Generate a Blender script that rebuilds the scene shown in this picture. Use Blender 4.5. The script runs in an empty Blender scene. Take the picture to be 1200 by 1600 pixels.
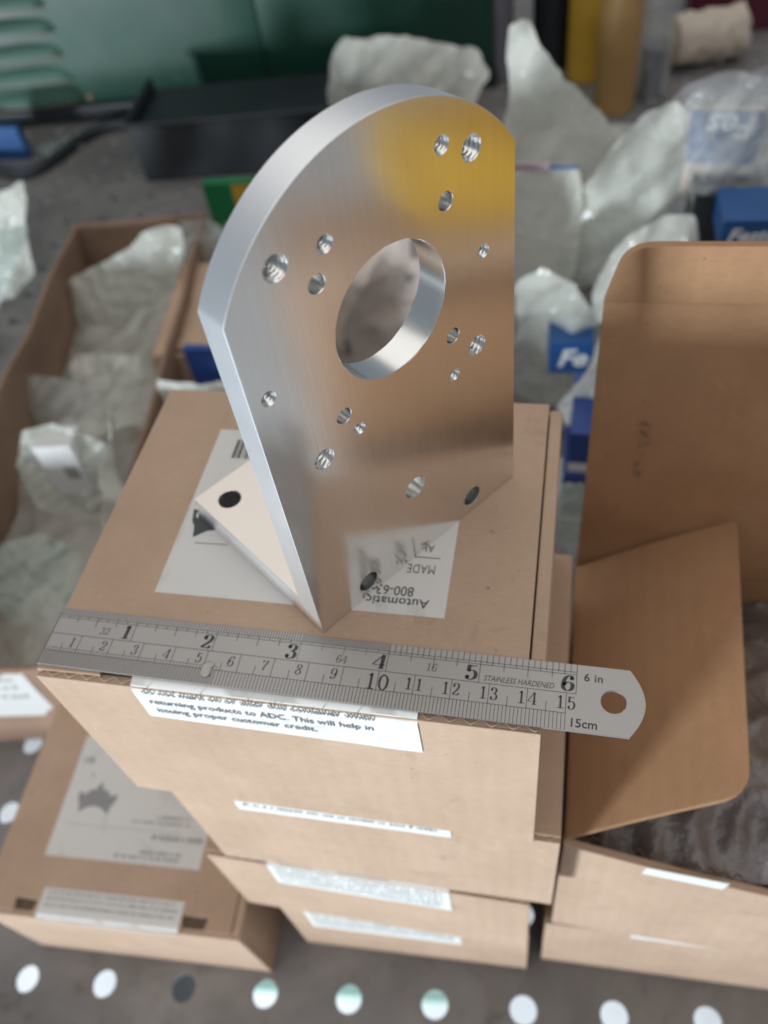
import bpy, bmesh, math, random
from mathutils import Vector, Matrix, noise
from mathutils.geometry import delaunay_2d_cdt

S = 0.001            # all lengths below are millimetres
ZT = 1025.0          # height of the top of the box stack above the workshop floor
scene = bpy.context.scene
C = scene.collection

# ------------------------------------------------------------------ camera
CAM = Vector((143.92, -91.70, 203.65))
RX = Vector((0.97766616, 0.17565176, -0.11539211))
RY = Vector((0.06566053, -0.77686149, -0.6262387))
RZ = Vector((-0.19964362, 0.60467568, -0.77104458))
FPX = 1305.56
cd = bpy.data.cameras.new('camera'); cam = bpy.data.objects.new('camera', cd); C.objects.link(cam)
cd.sensor_fit = 'VERTICAL'; cd.sensor_height = 36.0; cd.sensor_width = 27.0
cd.lens = FPX / 1600 * 36.0
cd.clip_start = 0.005; cd.clip_end = 60
m = Matrix.Identity(4)
for i in range(3):
    m[i][0] = RX[i]; m[i][1] = -RY[i]; m[i][2] = -RZ[i]
m[0][3], m[1][3], m[2][3] = CAM.x * S, CAM.y * S, (CAM.z + ZT) * S
cam.matrix_world = m
cd.dof.use_dof = True; cd.dof.focus_distance = 0.198; cd.dof.aperture_fstop = 11.5
scene.camera = cam
scene.view_settings.view_transform = 'Standard'; scene.view_settings.look = 'None'
scene.view_settings.exposure = 0.0; scene.view_settings.gamma = 1.0

# ------------------------------------------------------------------ light
w = bpy.data.worlds.new('World'); scene.world = w; w.use_nodes = True
bg = w.node_tree.nodes['Background']
bg.inputs[0].default_value = (0.78, 0.89, 1.0, 1); bg.inputs[1].default_value = 0.25

def area(name, loc, target, sx, sy, power, col):
    l = bpy.data.lights.new(name, 'AREA'); l.shape = 'RECTANGLE'; l.size = sx; l.size_y = sy
    l.energy = power; l.color = col
    o = bpy.data.objects.new(name, l); C.objects.link(o)
    o.location = loc
    o.rotation_euler = (Vector(target) - Vector(loc)).to_track_quat('-Z', 'Y').to_euler()
    return o
# daylight from the open door in front, low and from the left
area('door_daylight', (-1.95, -2.75, 0.66), (0.1, 0.05, 0.88), 0.46, 0.60, 165, (0.84, 0.94, 1.0))
# workshop roof light overhead
area('roof_light', (0.15, -0.1, 3.4), (0.15, -0.09, 1.0), 4.6, 6.4, 78, (1.0, 0.94, 0.87))
# added lamp under the shelf, brightens the floor behind the holes
area('floor_fill', (-0.15, -0.15, 0.66), (-0.15, -0.149, 0.0), 1.5, 0.8, 9, (0.92, 0.97, 1.0))

# ------------------------------------------------------------------ helpers
def V(x, y, z): return Vector((x, y, z))
def pix(px, py): return RX * ((px - 600) / FPX) + RY * ((py - 800) / FPX) + RZ
def atY(px, py, Y):
    d = pix(px, py); return CAM + d * ((Y - CAM.y) / d.y)
def atZ(px, py, Z):
    d = pix(px, py); return CAM + d * ((Z - CAM.z) / d.z)

def mat(name, col, rough=0.5, metal=0.0, spec=0.5):
    m = bpy.data.materials.new(name); m.use_nodes = True
    b = m.node_tree.nodes['Principled BSDF']
    b.inputs['Base Color'].default_value = (*col, 1)
    b.inputs['Roughness'].default_value = rough; b.inputs['Metallic'].default_value = metal
    b.inputs['Specular IOR Level'].default_value = spec
    return m
def nd(m, t): return m.node_tree.nodes.new(t)
def ln(m, a, b): m.node_tree.links.new(a, b)
def bsdf(m): return m.node_tree.nodes['Principled BSDF']
def coords(m, scale=(1, 1, 1), rot=(0, 0, 0), off=True):
    tc = nd(m, 'ShaderNodeTexCoord'); mp = nd(m, 'ShaderNodeMapping')
    mp.inputs['Scale'].default_value = scale; mp.inputs['Rotation'].default_value = rot
    ln(m, tc.outputs['Object'], mp.inputs['Vector'])
    if off:
        oi = nd(m, 'ShaderNodeObjectInfo'); ml = nd(m, 'ShaderNodeVectorMath'); ml.operation = 'SCALE'
        ml.inputs[0].default_value = (3.1, 1.7, 2.3); ln(m, oi.outputs['Random'], ml.inputs['Scale'])
        ln(m, ml.outputs[0], mp.inputs['Location'])
    return mp.outputs[0]
def noise_tex(m, vec, scale, detail=4, rough=0.6, dist=0.0):
    n = nd(m, 'ShaderNodeTexNoise'); n.inputs['Scale'].default_value = scale
    n.inputs['Detail'].default_value = detail; n.inputs['Roughness'].default_value = rough
    n.inputs['Distortion'].default_value = dist
    ln(m, vec, n.inputs['Vector']); return n.outputs['Fac']
def ramp(m, fac, stops):
    r = nd(m, 'ShaderNodeValToRGB'); e = r.color_ramp.elements
    while len(e) < len(stops): e.new(0.5)
    for k, (p, c) in enumerate(stops):
        e[k].position = p; e[k].color = (*c, 1) if len(c) == 3 else c
    ln(m, fac, r.inputs['Fac']); return r.outputs['Color']
def mix(m, fac, a, b, mode='MIX'):
    x = nd(m, 'ShaderNodeMix'); x.data_type = 'RGBA'; x.blend_type = mode
    for s, v in ((x.inputs[0], fac), (x.inputs[6], a), (x.inputs[7], b)):
        if isinstance(v, (int, float)): s.default_value = v
        elif isinstance(v, tuple): s.default_value = (*v, 1)
        else: ln(m, v, s)
    return x.outputs[2]
def bump(m, h, strength, dist):
    b = nd(m, 'ShaderNodeBump'); b.inputs['Strength'].default_value = strength
    b.inputs['Distance'].default_value = dist; ln(m, h, b.inputs['Height'])
    ln(m, b.outputs[0], bsdf(m).inputs['Normal'])
def W3(v): return (v, v, v)

def cardboard(name, lo, hi, stain=0.5):
    m = mat(name, hi, 0.86, 0, 0.25)
    c0 = coords(m)
    big = noise_tex(m, c0, 26, 5, 0.62)
    col = ramp(m, big, [(0.3, lo), (0.7, hi)])
    fib = noise_tex(m, coords(m, (260, 1500, 700)), 1.0, 3, 0.7)
    col = mix(m, 0.13, col, ramp(m, fib, [(0.3, W3(0.30)), (0.75, W3(0.72))]), 'OVERLAY')
    st = noise_tex(m, coords(m, (1, 0.55, 1)), 58, 6, 0.7, 0.6)
    col = mix(m, ramp(m, st, [(0.60, W3(0)), (0.80, W3(stain))]), col, (lo[0] * .55, lo[1] * .5, lo[2] * .5))
    sf = noise_tex(m, coords(m, (1, 2.2, 1), (0, 0, .5)), 95, 6, 0.75, 1.2)
    col = mix(m, ramp(m, sf, [(0.60, W3(0)), (0.74, W3(.5))]), col, tuple(min(1, x * 1.25) for x in hi))
    sp = noise_tex(m, c0, 420, 2, 0.5)
    col = mix(m, ramp(m, sp, [(0.74, W3(0)), (0.79, W3(0.6))]), col, (0.12, 0.085, 0.06))
    ln(m, col, bsdf(m).inputs['Base Color'])
    wv = nd(m, 'ShaderNodeTexWave'); wv.inputs['Scale'].default_value = 48; wv.inputs['Distortion'].default_value = 0.6
    wv.inputs['Detail'].default_value = 2
    ln(m, c0, wv.inputs['Vector'])
    add = nd(m, 'ShaderNodeMath'); add.operation = 'MULTIPLY_ADD'
    ln(m, big, add.inputs[0]); add.inputs[1].default_value = 2.2
    ln(m, wv.outputs['Fac'], add.inputs[2])
    a2 = nd(m, 'ShaderNodeMath'); a2.operation = 'MULTIPLY_ADD'; ln(m, fib, a2.inputs[0]); a2.inputs[1].default_value = 0.5
    ln(m, add.outputs[0], a2.inputs[2])
    bump(m, a2.outputs[0], 0.42, 0.00015)
    return m
M = {}
M['card'] = cardboard('kraft_cardboard', (0.425, 0.295, 0.212), (0.50, 0.357, 0.262))
M['card2'] = cardboard('kraft_cardboard_orange', (0.33, 0.186, 0.100), (0.41, 0.238, 0.132), 0.3)
M['card3'] = cardboard('kraft_cardboard_brown', (0.23, 0.150, 0.105), (0.31, 0.205, 0.148), 0.5)
M['edge'] = cardboard('cardboard_raw_edge', (0.50, 0.40, 0.30), (0.66, 0.56, 0.44), 0.2)
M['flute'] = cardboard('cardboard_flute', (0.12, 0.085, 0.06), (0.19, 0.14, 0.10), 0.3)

def paper(name, col, dirt):
    m = mat(name, col, 0.62, 0, 0.35)
    c0 = coords(m)
    a = noise_tex(m, coords(m, (1, 0.45, 1), (0, 0, 0.4)), 70, 5, 0.7, 0.5)
    k = ramp(m, a, [(0.56, W3(0)), (0.74, W3(dirt))])
    b = noise_tex(m, c0, 22, 4)
    cc = mix(m, 0.35, col, ramp(m, b, [(0.3, tuple(x * .86 for x in col)), (0.7, col)]))
    ln(m, mix(m, k, cc, (0.30, 0.27, 0.24)), bsdf(m).inputs['Base Color'])
    bump(m, noise_tex(m, c0, 60, 3), 0.2, 0.0002)
    return m
M['paper'] = paper('label_paper', (0.68, 0.66, 0.635), 0.5)
M['paper2'] = paper('front_label_paper', (0.72, 0.72, 0.70), 0.4)
M['cream'] = paper('cream_paper', (0.70, 0.70, 0.62), 0.25)
M['ink'] = mat('printing_ink', (0.055, 0.06, 0.065), 0.6)
M['ink_faint'] = mat('faded_ink', (0.27, 0.27, 0.27), 0.7)
M['ink_mid'] = mat('grey_ink', (0.11, 0.11, 0.12), 0.7)
M['ink_pencil'] = mat('pencil', (0.20, 0.125, 0.08), 0.8)

def brushed(name, col, rough, stretch, amp, var=0.05, metal=1.0):
    m = mat(name, col, rough, metal)
    n = noise_tex(m, coords(m, stretch), 1.0, 4, 0.7)
    r = nd(m, 'ShaderNodeMapRange'); ln(m, n, r.inputs[0])
    r.inputs['To Min'].default_value = rough - var; r.inputs['To Max'].default_value = rough + var
    sc = noise_tex(m, coords(m), 55, 5, 0.7)
    ad = nd(m, 'ShaderNodeMath'); ad.operation = 'MULTIPLY_ADD'; ln(m, sc, ad.inputs[0]); ad.inputs[1].default_value = var * 1.5
    ln(m, r.outputs[0], ad.inputs[2]); ln(m, ad.outputs[0], bsdf(m).inputs['Roughness'])
    bump(m, n, amp, 0.00002)
    return m
M['alu_face'] = brushed('milled_aluminium_face', (0.82, 0.80, 0.775), 0.125, (2600, 300, 60), 0.30)
_f = M['alu_face']; _t = nd(_f, 'ShaderNodeTangent'); _t.direction_type = 'RADIAL'; _t.axis = 'Z'
ln(_f, _t.outputs[0], bsdf(_f).inputs['Tangent']); bsdf(_f).inputs['Anisotropic'].default_value = 0.6; bsdf(_f).inputs['Anisotropic Rotation'].default_value = 0.25
_g = noise_tex(_f, coords(_f, (1800, 300, 22)), 1.0, 5, 0.75)
_c = ramp(_f, _g, [(0.30, (0.775, 0.76, 0.74)), (0.55, (0.82, 0.80, 0.78)), (0.75, (0.85, 0.835, 0.82))])
_sc = noise_tex(_f, coords(_f, (60, 300, 420), (0, 0.7, 0)), 1.0, 3, 0.6)
ln(_f, mix(_f, ramp(_f, _sc, [(0.70, W3(0)), (0.74, W3(.35))]), _c, (0.95, 0.94, 0.93)), bsdf(_f).inputs['Base Color'])
M['alu_edge'] = brushed('milled_aluminium_edge', (0.91, 0.92, 0.94), 0.36, (900, 3800, 300), 0.3)
M['alu_foot'] = brushed('milled_aluminium_foot', (0.76, 0.705, 0.65), 0.28, (300, 5000, 300), 0.2)  # warm tint is a beige reflection put into the base colour
M['alu_bore'] = brushed('bored_aluminium', (0.88, 0.88, 0.86), 0.2, (3000, 400, 3000), 0.2)
M['steel'] = brushed('ruler_steel', (0.365, 0.352, 0.34), 0.36, (250, 7000, 250), 0.35, 0.07)
M['mark'] = mat('etched_black', (0.035, 0.035, 0.04), 0.5)
M['glue'] = mat('glue_blob', (0.42, 0.38, 0.34), 0.15)

def shelf_mat():
    m = mat('worn_shelf_steel', (0.1, 0.09, 0.085), 0.5, 0.25)
    a = noise_tex(m, coords(m, off=False), 7, 7, 0.65, 0.4)
    b = noise_tex(m, coords(m, off=False), 46, 6, 0.7)
    col = ramp(m, a, [(0.32, (0.13, 0.125, 0.124)), (0.5, (0.20, 0.19, 0.187)), (0.68, (0.28, 0.265, 0.26))])
    col = mix(m, ramp(m, b, [(0.56, W3(0)), (0.72, W3(0.55))]), col, (0.07, 0.055, 0.05))
    ln(m, col, bsdf(m).inputs['Base Color'])
    ln(m, ramp(m, b, [(0.3, W3(0.38)), (0.7, W3(0.62))]), bsdf(m).inputs['Roughness'])
    bump(m, b, 0.3, 0.0004); return m
M['shelf'] = shelf_mat()
def painted(name, col, rust, rough=0.38):
    m = mat(name, col, rough)
    a = noise_tex(m, coords(m, off=False), 5, 6, 0.6)
    b = noise_tex(m, coords(m, (1, 1, 0.4), off=False), 60, 6, 0.75)
    cc = ramp(m, a, [(0.3, tuple(x * .72 for x in col)), (0.7, tuple(min(1, x * 1.3) for x in col))])
    cc = mix(m, ramp(m, b, [(0.66, W3(0)), (0.74, W3(rust))]), cc, (0.34, 0.36, 0.32))
    ln(m, cc, bsdf(m).inputs['Base Color'])
    ln(m, ramp(m, a, [(0.3, W3(rough - .08)), (0.7, W3(rough + .15))]), bsdf(m).inputs['Roughness'])
    bump(m, a, 0.25, 0.002); return m
M['green'] = painted('green_cabinet_paint', (0.009, 0.050, 0.033), 0.6)
M['green_pale'] = painted('hazy_chipped_green', (0.032, 0.085, 0.064), 0.9, 0.5)  # cabinet green with pale lit haze put into the colour, plus chips
M['rust'] = painted('rusty_edge', (0.20, 0.13, 0.09), 0.4, 0.7)
M['black'] = painted('black_plastic', (0.012, 0.015, 0.020), 0.08, 0.42)
M['rubber'] = mat('black_rubber', (0.02, 0.025, 0.03), 0.45)
M['concrete'] = mat('pale_concrete', (0.62, 0.64, 0.66), 0.8)
_b = noise_tex(M['concrete'], coords(M['concrete'], off=False), 5, 6, 0.6)
ln(M['concrete'], ramp(M['concrete'], _b, [(0.3, (0.52, 0.54, 0.57)), (0.7, (0.70, 0.72, 0.74))]), bsdf(M['concrete']).inputs['Base Color'])

def film(name, col, alpha, rough=0.3):
    m = mat(name, col, rough, 0, 0.5)
    t = m.node_tree; out = t.nodes['Material Output']
    tr = nd(m, 'ShaderNodeBsdfTransparent'); tr.inputs[0].default_value = (0.95, 0.96, 0.95, 1)
    tl = nd(m, 'ShaderNodeBsdfTranslucent'); tl.inputs[0].default_value = (*col, 1)
    m1 = nd(m, 'ShaderNodeMixShader'); m1.inputs[0].default_value = 0.42
    ln(m, bsdf(m).outputs[0], m1.inputs[1]); ln(m, tl.outputs[0], m1.inputs[2])
    m2 = nd(m, 'ShaderNodeMixShader')
    n = noise_tex(m, coords(m), 30, 5, 0.65, 0.8)
    r = nd(m, 'ShaderNodeMapRange'); ln(m, n, r.inputs[0])
    r.inputs['From Min'].default_value = 0.3; r.inputs['From Max'].default_value = 0.7
    r.inputs['To Min'].default_value = max(0, alpha - 0.24); r.inputs['To Max'].default_value = min(1, alpha + 0.20)
    ln(m, r.outputs[0], m2.inputs[0])
    ln(m, tr.outputs[0], m2.inputs[1]); ln(m, m1.outputs[0], m2.inputs[2])
    ln(m, m2.outputs[0], out.inputs['Surface'])
    cz = nd(m, 'ShaderNodeTexNoise'); cz.noise_type = 'RIDGED_MULTIFRACTAL'; cz.inputs['Scale'].default_value = 17; cz.inputs['Detail'].default_value = 3
    cz.inputs['Roughness'].default_value = 0.55; cz.inputs['Distortion'].default_value = 0.5
    ln(m, coords(m, (1.5, 1.5, 0.75), (0.3, 0.5, 0.2)), cz.inputs['Vector'])
    bump(m, cz.outputs[0], 0.16, 0.003)
    return m
M['film'] = film('milky_plastic_film', (0.78, 0.79, 0.74), 0.60, 0.2)
M['film_g'] = film('greenish_plastic_film', (0.62, 0.70, 0.66), 0.50, 0.2)
M['film_c'] = film('clear_plastic_film', (0.72, 0.73, 0.72), 0.30, 0.14)
M['film_p'] = film('thick_milky_bag', (0.82, 0.82, 0.77), 0.74, 0.14)
M['film_l'] = film('lilac_plastic_film', (0.64, 0.62, 0.65), 0.62, 0.22)
M['wrap'] = mat('dark_bubble_film', (0.15, 0.13, 0.13), 0.22, 0, 0.8)
bump(M['wrap'], noise_tex(M['wrap'], coords(M['wrap']), 110, 4, 0.6, 0.6), 0.6, 0.004)
M['blue'] = painted('blue_carton', (0.013, 0.082, 0.26), 0.15, 0.45)
M['blue2'] = painted('deep_blue_carton', (0.02, 0.06, 0.26), 0.15, 0.45)
M['white'] = mat('white_print', (0.75, 0.76, 0.78), 0.5)
M['whitecard'] = paper('white_carton', (0.62, 0.62, 0.62), 0.3)
M['pinkcard'] = paper('pale_carton', (0.52, 0.44, 0.40), 0.4)
M['yellow'] = painted('yellow_plastic', (0.56, 0.33, 0.035), 0.05, 0.5)
M['amber'] = painted('amber_goods', (0.34, 0.20, 0.07), 0.3, 0.5)
M['greencard'] = painted('green_carton', (0.01, 0.17, 0.06), 0.2, 0.45)
M['maroon'] = painted('maroon_carton', (0.10, 0.012, 0.03), 0.1, 0.5)
M['greytube'] = painted('grey_tube', (0.16, 0.16, 0.19), 0.3, 0.5)
M['beige'] = paper('beige_roll', (0.56, 0.48, 0.40), 0.35)
M['pinkseal'] = mat('pink_seal', (0.44, 0.34, 0.38), 0.5)
M['printed'] = paper('printed_bag_film', (0.46, 0.39, 0.35), 0.35)
_v = nd(M['printed'], 'ShaderNodeTexVoronoi'); _v.inputs['Scale'].default_value = 42; _v.distance = 'CHEBYCHEV'
ln(M['printed'], coords(M['printed'], (1, 1, .6)), _v.inputs['Vector'])
_old = bsdf(M['printed']).inputs['Base Color'].links[0].from_socket
_k = mix(M['printed'], ramp(M['printed'], _v.outputs['Distance'], [(0.16, W3(.8)), (0.24, W3(0))]), _old, (0.11, 0.10, 0.10))
ln(M['printed'], _k, bsdf(M['printed']).inputs['Base Color'])
M['tray'] = mat('pale_green_plastic', (0.30, 0.46, 0.42), 0.5)

# --- mesh building
class MB:
    def __init__(s): s.v = []; s.f = []; s.mi = []; s.sm = []
    def add(s, vs, fs, mi=0, smooth=False):
        o = len(s.v); s.v += [tuple(v) for v in vs]
        for f in fs:
            s.f.append([o + i for i in f]); s.mi.append(mi); s.sm.append(smooth)
        return s
    def box(s, x0, x1, y0, y1, z0, z1, bev=0.0, mi=0):
        bm = bmesh.new(); bmesh.ops.create_cube(bm, size=1.0)
        for v in bm.verts:
            v.co = Vector((x0 if v.co.x < 0 else x1, y0 if v.co.y < 0 else y1, z0 if v.co.z < 0 else z1))
        if bev: bmesh.ops.bevel(bm, geom=bm.edges[:], offset=bev, segments=2, profile=0.6, affect='EDGES')
        s.bm(bm, mi); return s
    def bm(s, bm, mi=0, smooth=False):
        bm.verts.index_update()
        s.add([v.co[:] for v in bm.verts], [[v.index for v in f.verts] for f in bm.faces], mi, smooth); bm.free(); return s
    def prism(s, pts, z0, z1, mi=0, bev=0.0):
        bm = bmesh.new()
        vs = [bm.verts.new((p[0], p[1], z0)) for p in pts]
        f = bm.faces.new(vs)
        r = bmesh.ops.extrude_face_region(bm, geom=[f])
        for g in r['geom']:
            if isinstance(g, bmesh.types.BMVert): g.co.z = z1
        bmesh.ops.recalc_face_normals(bm, faces=bm.faces[:])
        if bev:
            es = [e for e in bm.edges if abs(e.verts[0].co.z - e.verts[1].co.z) < 1e-6]
            bmesh.ops.bevel(bm, geom=es, offset=bev, segments=2, profile=0.6, affect='EDGES')
        bmesh.ops.triangulate(bm, faces=[f for f in bm.faces if len(f.verts) > 4])
        s.bm(bm, mi); return s
    def flat(s, pts, z, mi=0):
        bm = bmesh.new(); f = bm.faces.new([bm.verts.new((p[0], p[1], z)) for p in pts])
        f.normal_update()
        if f.normal.z < 0: f.normal_flip()
        bmesh.ops.triangulate(bm, faces=bm.faces[:]); s.bm(bm, mi); return s
    def tube(s, pts, rad, seg=10, mi=0, caps=True):
        n = len(pts); vs = []; fs = []; up = Vector((0.13, 0.29, 0.95))
        for i, p in enumerate(pts):
            p = Vector(p); d = (Vector(pts[min(i + 1, n - 1)]) - Vector(pts[max(i - 1, 0)])).normalized()
            a = d.cross(up); a.normalize(); b = d.cross(a)
            r = rad[i] if isinstance(rad, (list, tuple)) else rad
            for k in range(seg):
                t = 2 * math.pi * k / seg; vs.append(p + a * (r * math.cos(t)) + b * (r * math.sin(t)))
        for i in range(n - 1):
            for k in range(seg):
                fs.append([i * seg + k, i * seg + (k + 1) % seg, (i + 1) * seg + (k + 1) % seg, (i + 1) * seg + k])
        s.add(vs, fs, mi, True)
        if caps: s.add(vs[:seg], [list(range(seg))], mi); s.add(vs[-seg:], [list(range(seg))], mi)
        return s
    def build(s, name, mats, parent=None, xf=None, sharp=35):
        me = bpy.data.meshes.new(name)
        vs = s.v if xf is None else [xf @ Vector(v) for v in s.v]
        me.from_pydata([(v[0] * S, v[1] * S, v[2] * S) for v in vs], [], s.f)
        if not isinstance(mats, (list, tuple)): mats = [mats]
        for k in mats: me.materials.append(M[k] if isinstance(k, str) else k)
        me.polygons.foreach_set('material_index', s.mi); me.polygons.foreach_set('use_smooth', s.sm)
        if any(s.sm):
            me.set_sharp_from_angle(angle=math.radians(sharp))
        me.update()
        o = bpy.data.objects.new(name, me); C.objects.link(o)
        if parent: o.parent = parent
        return o
def tag(o, label, cat, group=None):
    o['label'] = label; o['category'] = cat
    if group: o['group'] = group
    return o
def thing(name, label, cat, loc, rz=0.0, group=None):
    o = bpy.data.objects.new(name, None); C.objects.link(o); o.empty_display_size = 0.02
    o.location = (loc[0] * S, loc[1] * S, (loc[2] + ZT) * S); o.rotation_euler = (0, 0, rz)
    return tag(o, label, cat, group)
def place(o, loc=(0, 0, 0), rz=0.0):
    o.location = (loc[0] * S, loc[1] * S, (loc[2] + ZT) * S); o.rotation_euler = (0, 0, rz); return o

def text(mb, s, x, y, z, size, rot=0.0, shear=0.0, bold=0.0, spacing=1.0, align='LEFT', sx=1.0, mi=0, xf=None):
    cu = bpy.data.curves.new('lettering', 'FONT'); cu.body = s; cu.size = size; cu.shear = shear
    cu.offset = bold * size; cu.space_character = spacing; cu.align_x = align; cu.resolution_u = 3
    ob = bpy.data.objects.new('lettering', cu); C.objects.link(ob)
    dg = bpy.context.evaluated_depsgraph_get(); me = bpy.data.meshes.new_from_object(ob.evaluated_get(dg))
    mt = (xf or Matrix.Identity(4)) @ Matrix.Translation((x, y, z)) @ Matrix.Rotation(rot, 4, 'Z') @ Matrix.Diagonal((sx, 1, 1, 1))
    mb.add([mt @ v.co for v in me.vertices], [list(p.vertices) for p in me.polygons], mi)
    bpy.data.objects.remove(ob); bpy.data.curves.remove(cu); bpy.data.meshes.remove(me)

def spline(pts, n=8):
    out = []
    for i in range(len(pts) - 1):
        p0 = Vector(pts[max(i - 1, 0)]); p1 = Vector(pts[i]); p2 = Vector(pts[i + 1]); p3 = Vector(pts[min(i + 2, len(pts) - 1)])
        for k in range(n):
            t = k / n
            out.append(0.5 * ((2 * p1) + (-p0 + p2) * t + (2 * p0 - 5 * p1 + 4 * p2 - p3) * t * t + (-p0 + 3 * p1 - 3 * p2 + p3) * t ** 3))
    out.append(Vector(pts[-1])); return out
# serif numerals drawn with a broad-nib contrast (thick stems, thin hairlines)
DIG = {
 '0': [[(.30, 1.0), (.10, .80), (.06, .5), (.10, .2), (.30, 0), (.50, .2), (.54, .5), (.50, .80), (.30, 1.0)]],
 '1': [[(.32, 0), (.32, .5), (.32, 1.0)], [(.14, .84), (.24, .90), (.32, 1.0)]],
 '2': [[(.12, .74), (.16, .94), (.32, 1.0), (.48, .90), (.50, .70), (.38, .45), (.20, .22), (.08, .04)], [(.08, .05), (.28, .07), (.44, .03), (.54, .20)]],
 '3': [[(.12, .80), (.18, .96), (.32, 1.0), (.47, .90), (.47, .70), (.38, .56), (.26, .53)], [(.26, .53), (.42, .48), (.52, .34), (.50, .12), (.34, 0), (.18, .02), (.10, .18)]],
 '4': [[(.46, 0), (.46, .5), (.46, 1.0)], [(.44, 1.0), (.22, .64), (-.02, .28)], [(-.02, .27), (.30, .27), (.64, .27)]],
 '5': [[(.16, .98), (.32, .94), (.50, .98)], [(.15, 1.0), (.14, .75), (.14, .55)], [(.14, .54), (.28, .64), (.44, .58), (.53, .36), (.48, .12), (.32, 0), (.16, .03), (.10, .18)]],
 '6': [[(.48, .84), (.42, .97), (.30, 1.0), (.15, .84), (.08, .5), (.10, .18), (.28, 0), (.46, .08), (.53, .28), (.48, .50), (.32, .58), (.18, .50), (.10, .34)]],
 '7': [[(.08, .78), (.12, .96), (.30, .92), (.54, .97)], [(.54, .97), (.40, .62), (.30, .30), (.28, 0)]],
 '8': [[(.30, 1.0), (.14, .90), (.14, .70), (.30, .55), (.48, .38), (.52, .16), (.30, 0), (.10, .14), (.12, .36), (.30, .53), (.46, .68), (.46, .90), (.30, 1.0)]],
 '9': [[(.50, .64), (.40, .46), (.26, .42), (.11, .54), (.07, .74), (.14, .93), (.30, 1.0), (.46, .90), (.53, .62), (.50, .28), (.36, .02), (.18, .01), (.12, .15)]],
}
BALL = {'2': [(.15, .74)], '3': [(.15, .80), (.13, .19)], '5': [(.13, .19)], '6': [(.46, .83)], '9': [(.15, .17)]}
SER = {'1': [(.10, .54, 0, .05)], '4': [(.30, .62, 0, .05)]}
def numeral(mb, ch, x, y, z, h, wt=0.15, thin=0.035, slant=0.0, sx=1.0):
    def tr(p): return (x + (p[0] + slant * p[1]) * h * sx, y + p[1] * h, z)
    for si, st in enumerate(DIG[ch]):
        q = spline([(a, b, 0) for a, b in st], 6); L = []; Rr = []
        for i, p in enumerate(q):
            d = (q[min(i + 1, len(q) - 1)] - q[max(i - 1, 0)]).normalized(); nn = Vector((-d.y, d.x, 0))
            wd = (thin + (wt - thin) * abs(d.y) ** 1.6) / 2
            if ch == '4' and si == 1: wd = thin * .75
            L.append(p + nn * wd); Rr.append(p - nn * wd)
        k = len(q); mb.add([tr(p) for p in L + Rr], [[i, k + i, k + i + 1, i + 1] for i in range(k - 1)])
    for bx, by in BALL.get(ch, []):
        r = wt * 0.55; mb.add([tr((bx + r * math.cos(t * math.pi / 5), by + r * math.sin(t * math.pi / 5))) for t in range(10)], [list(range(10))])
    for x0, x1, y0, y1 in SER.get(ch, []):
        mb.add([tr((x0, y0)), tr((x1, y0)), tr((x1, y1)), tr((x0, y1))], [[0, 1, 2, 3]])

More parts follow.
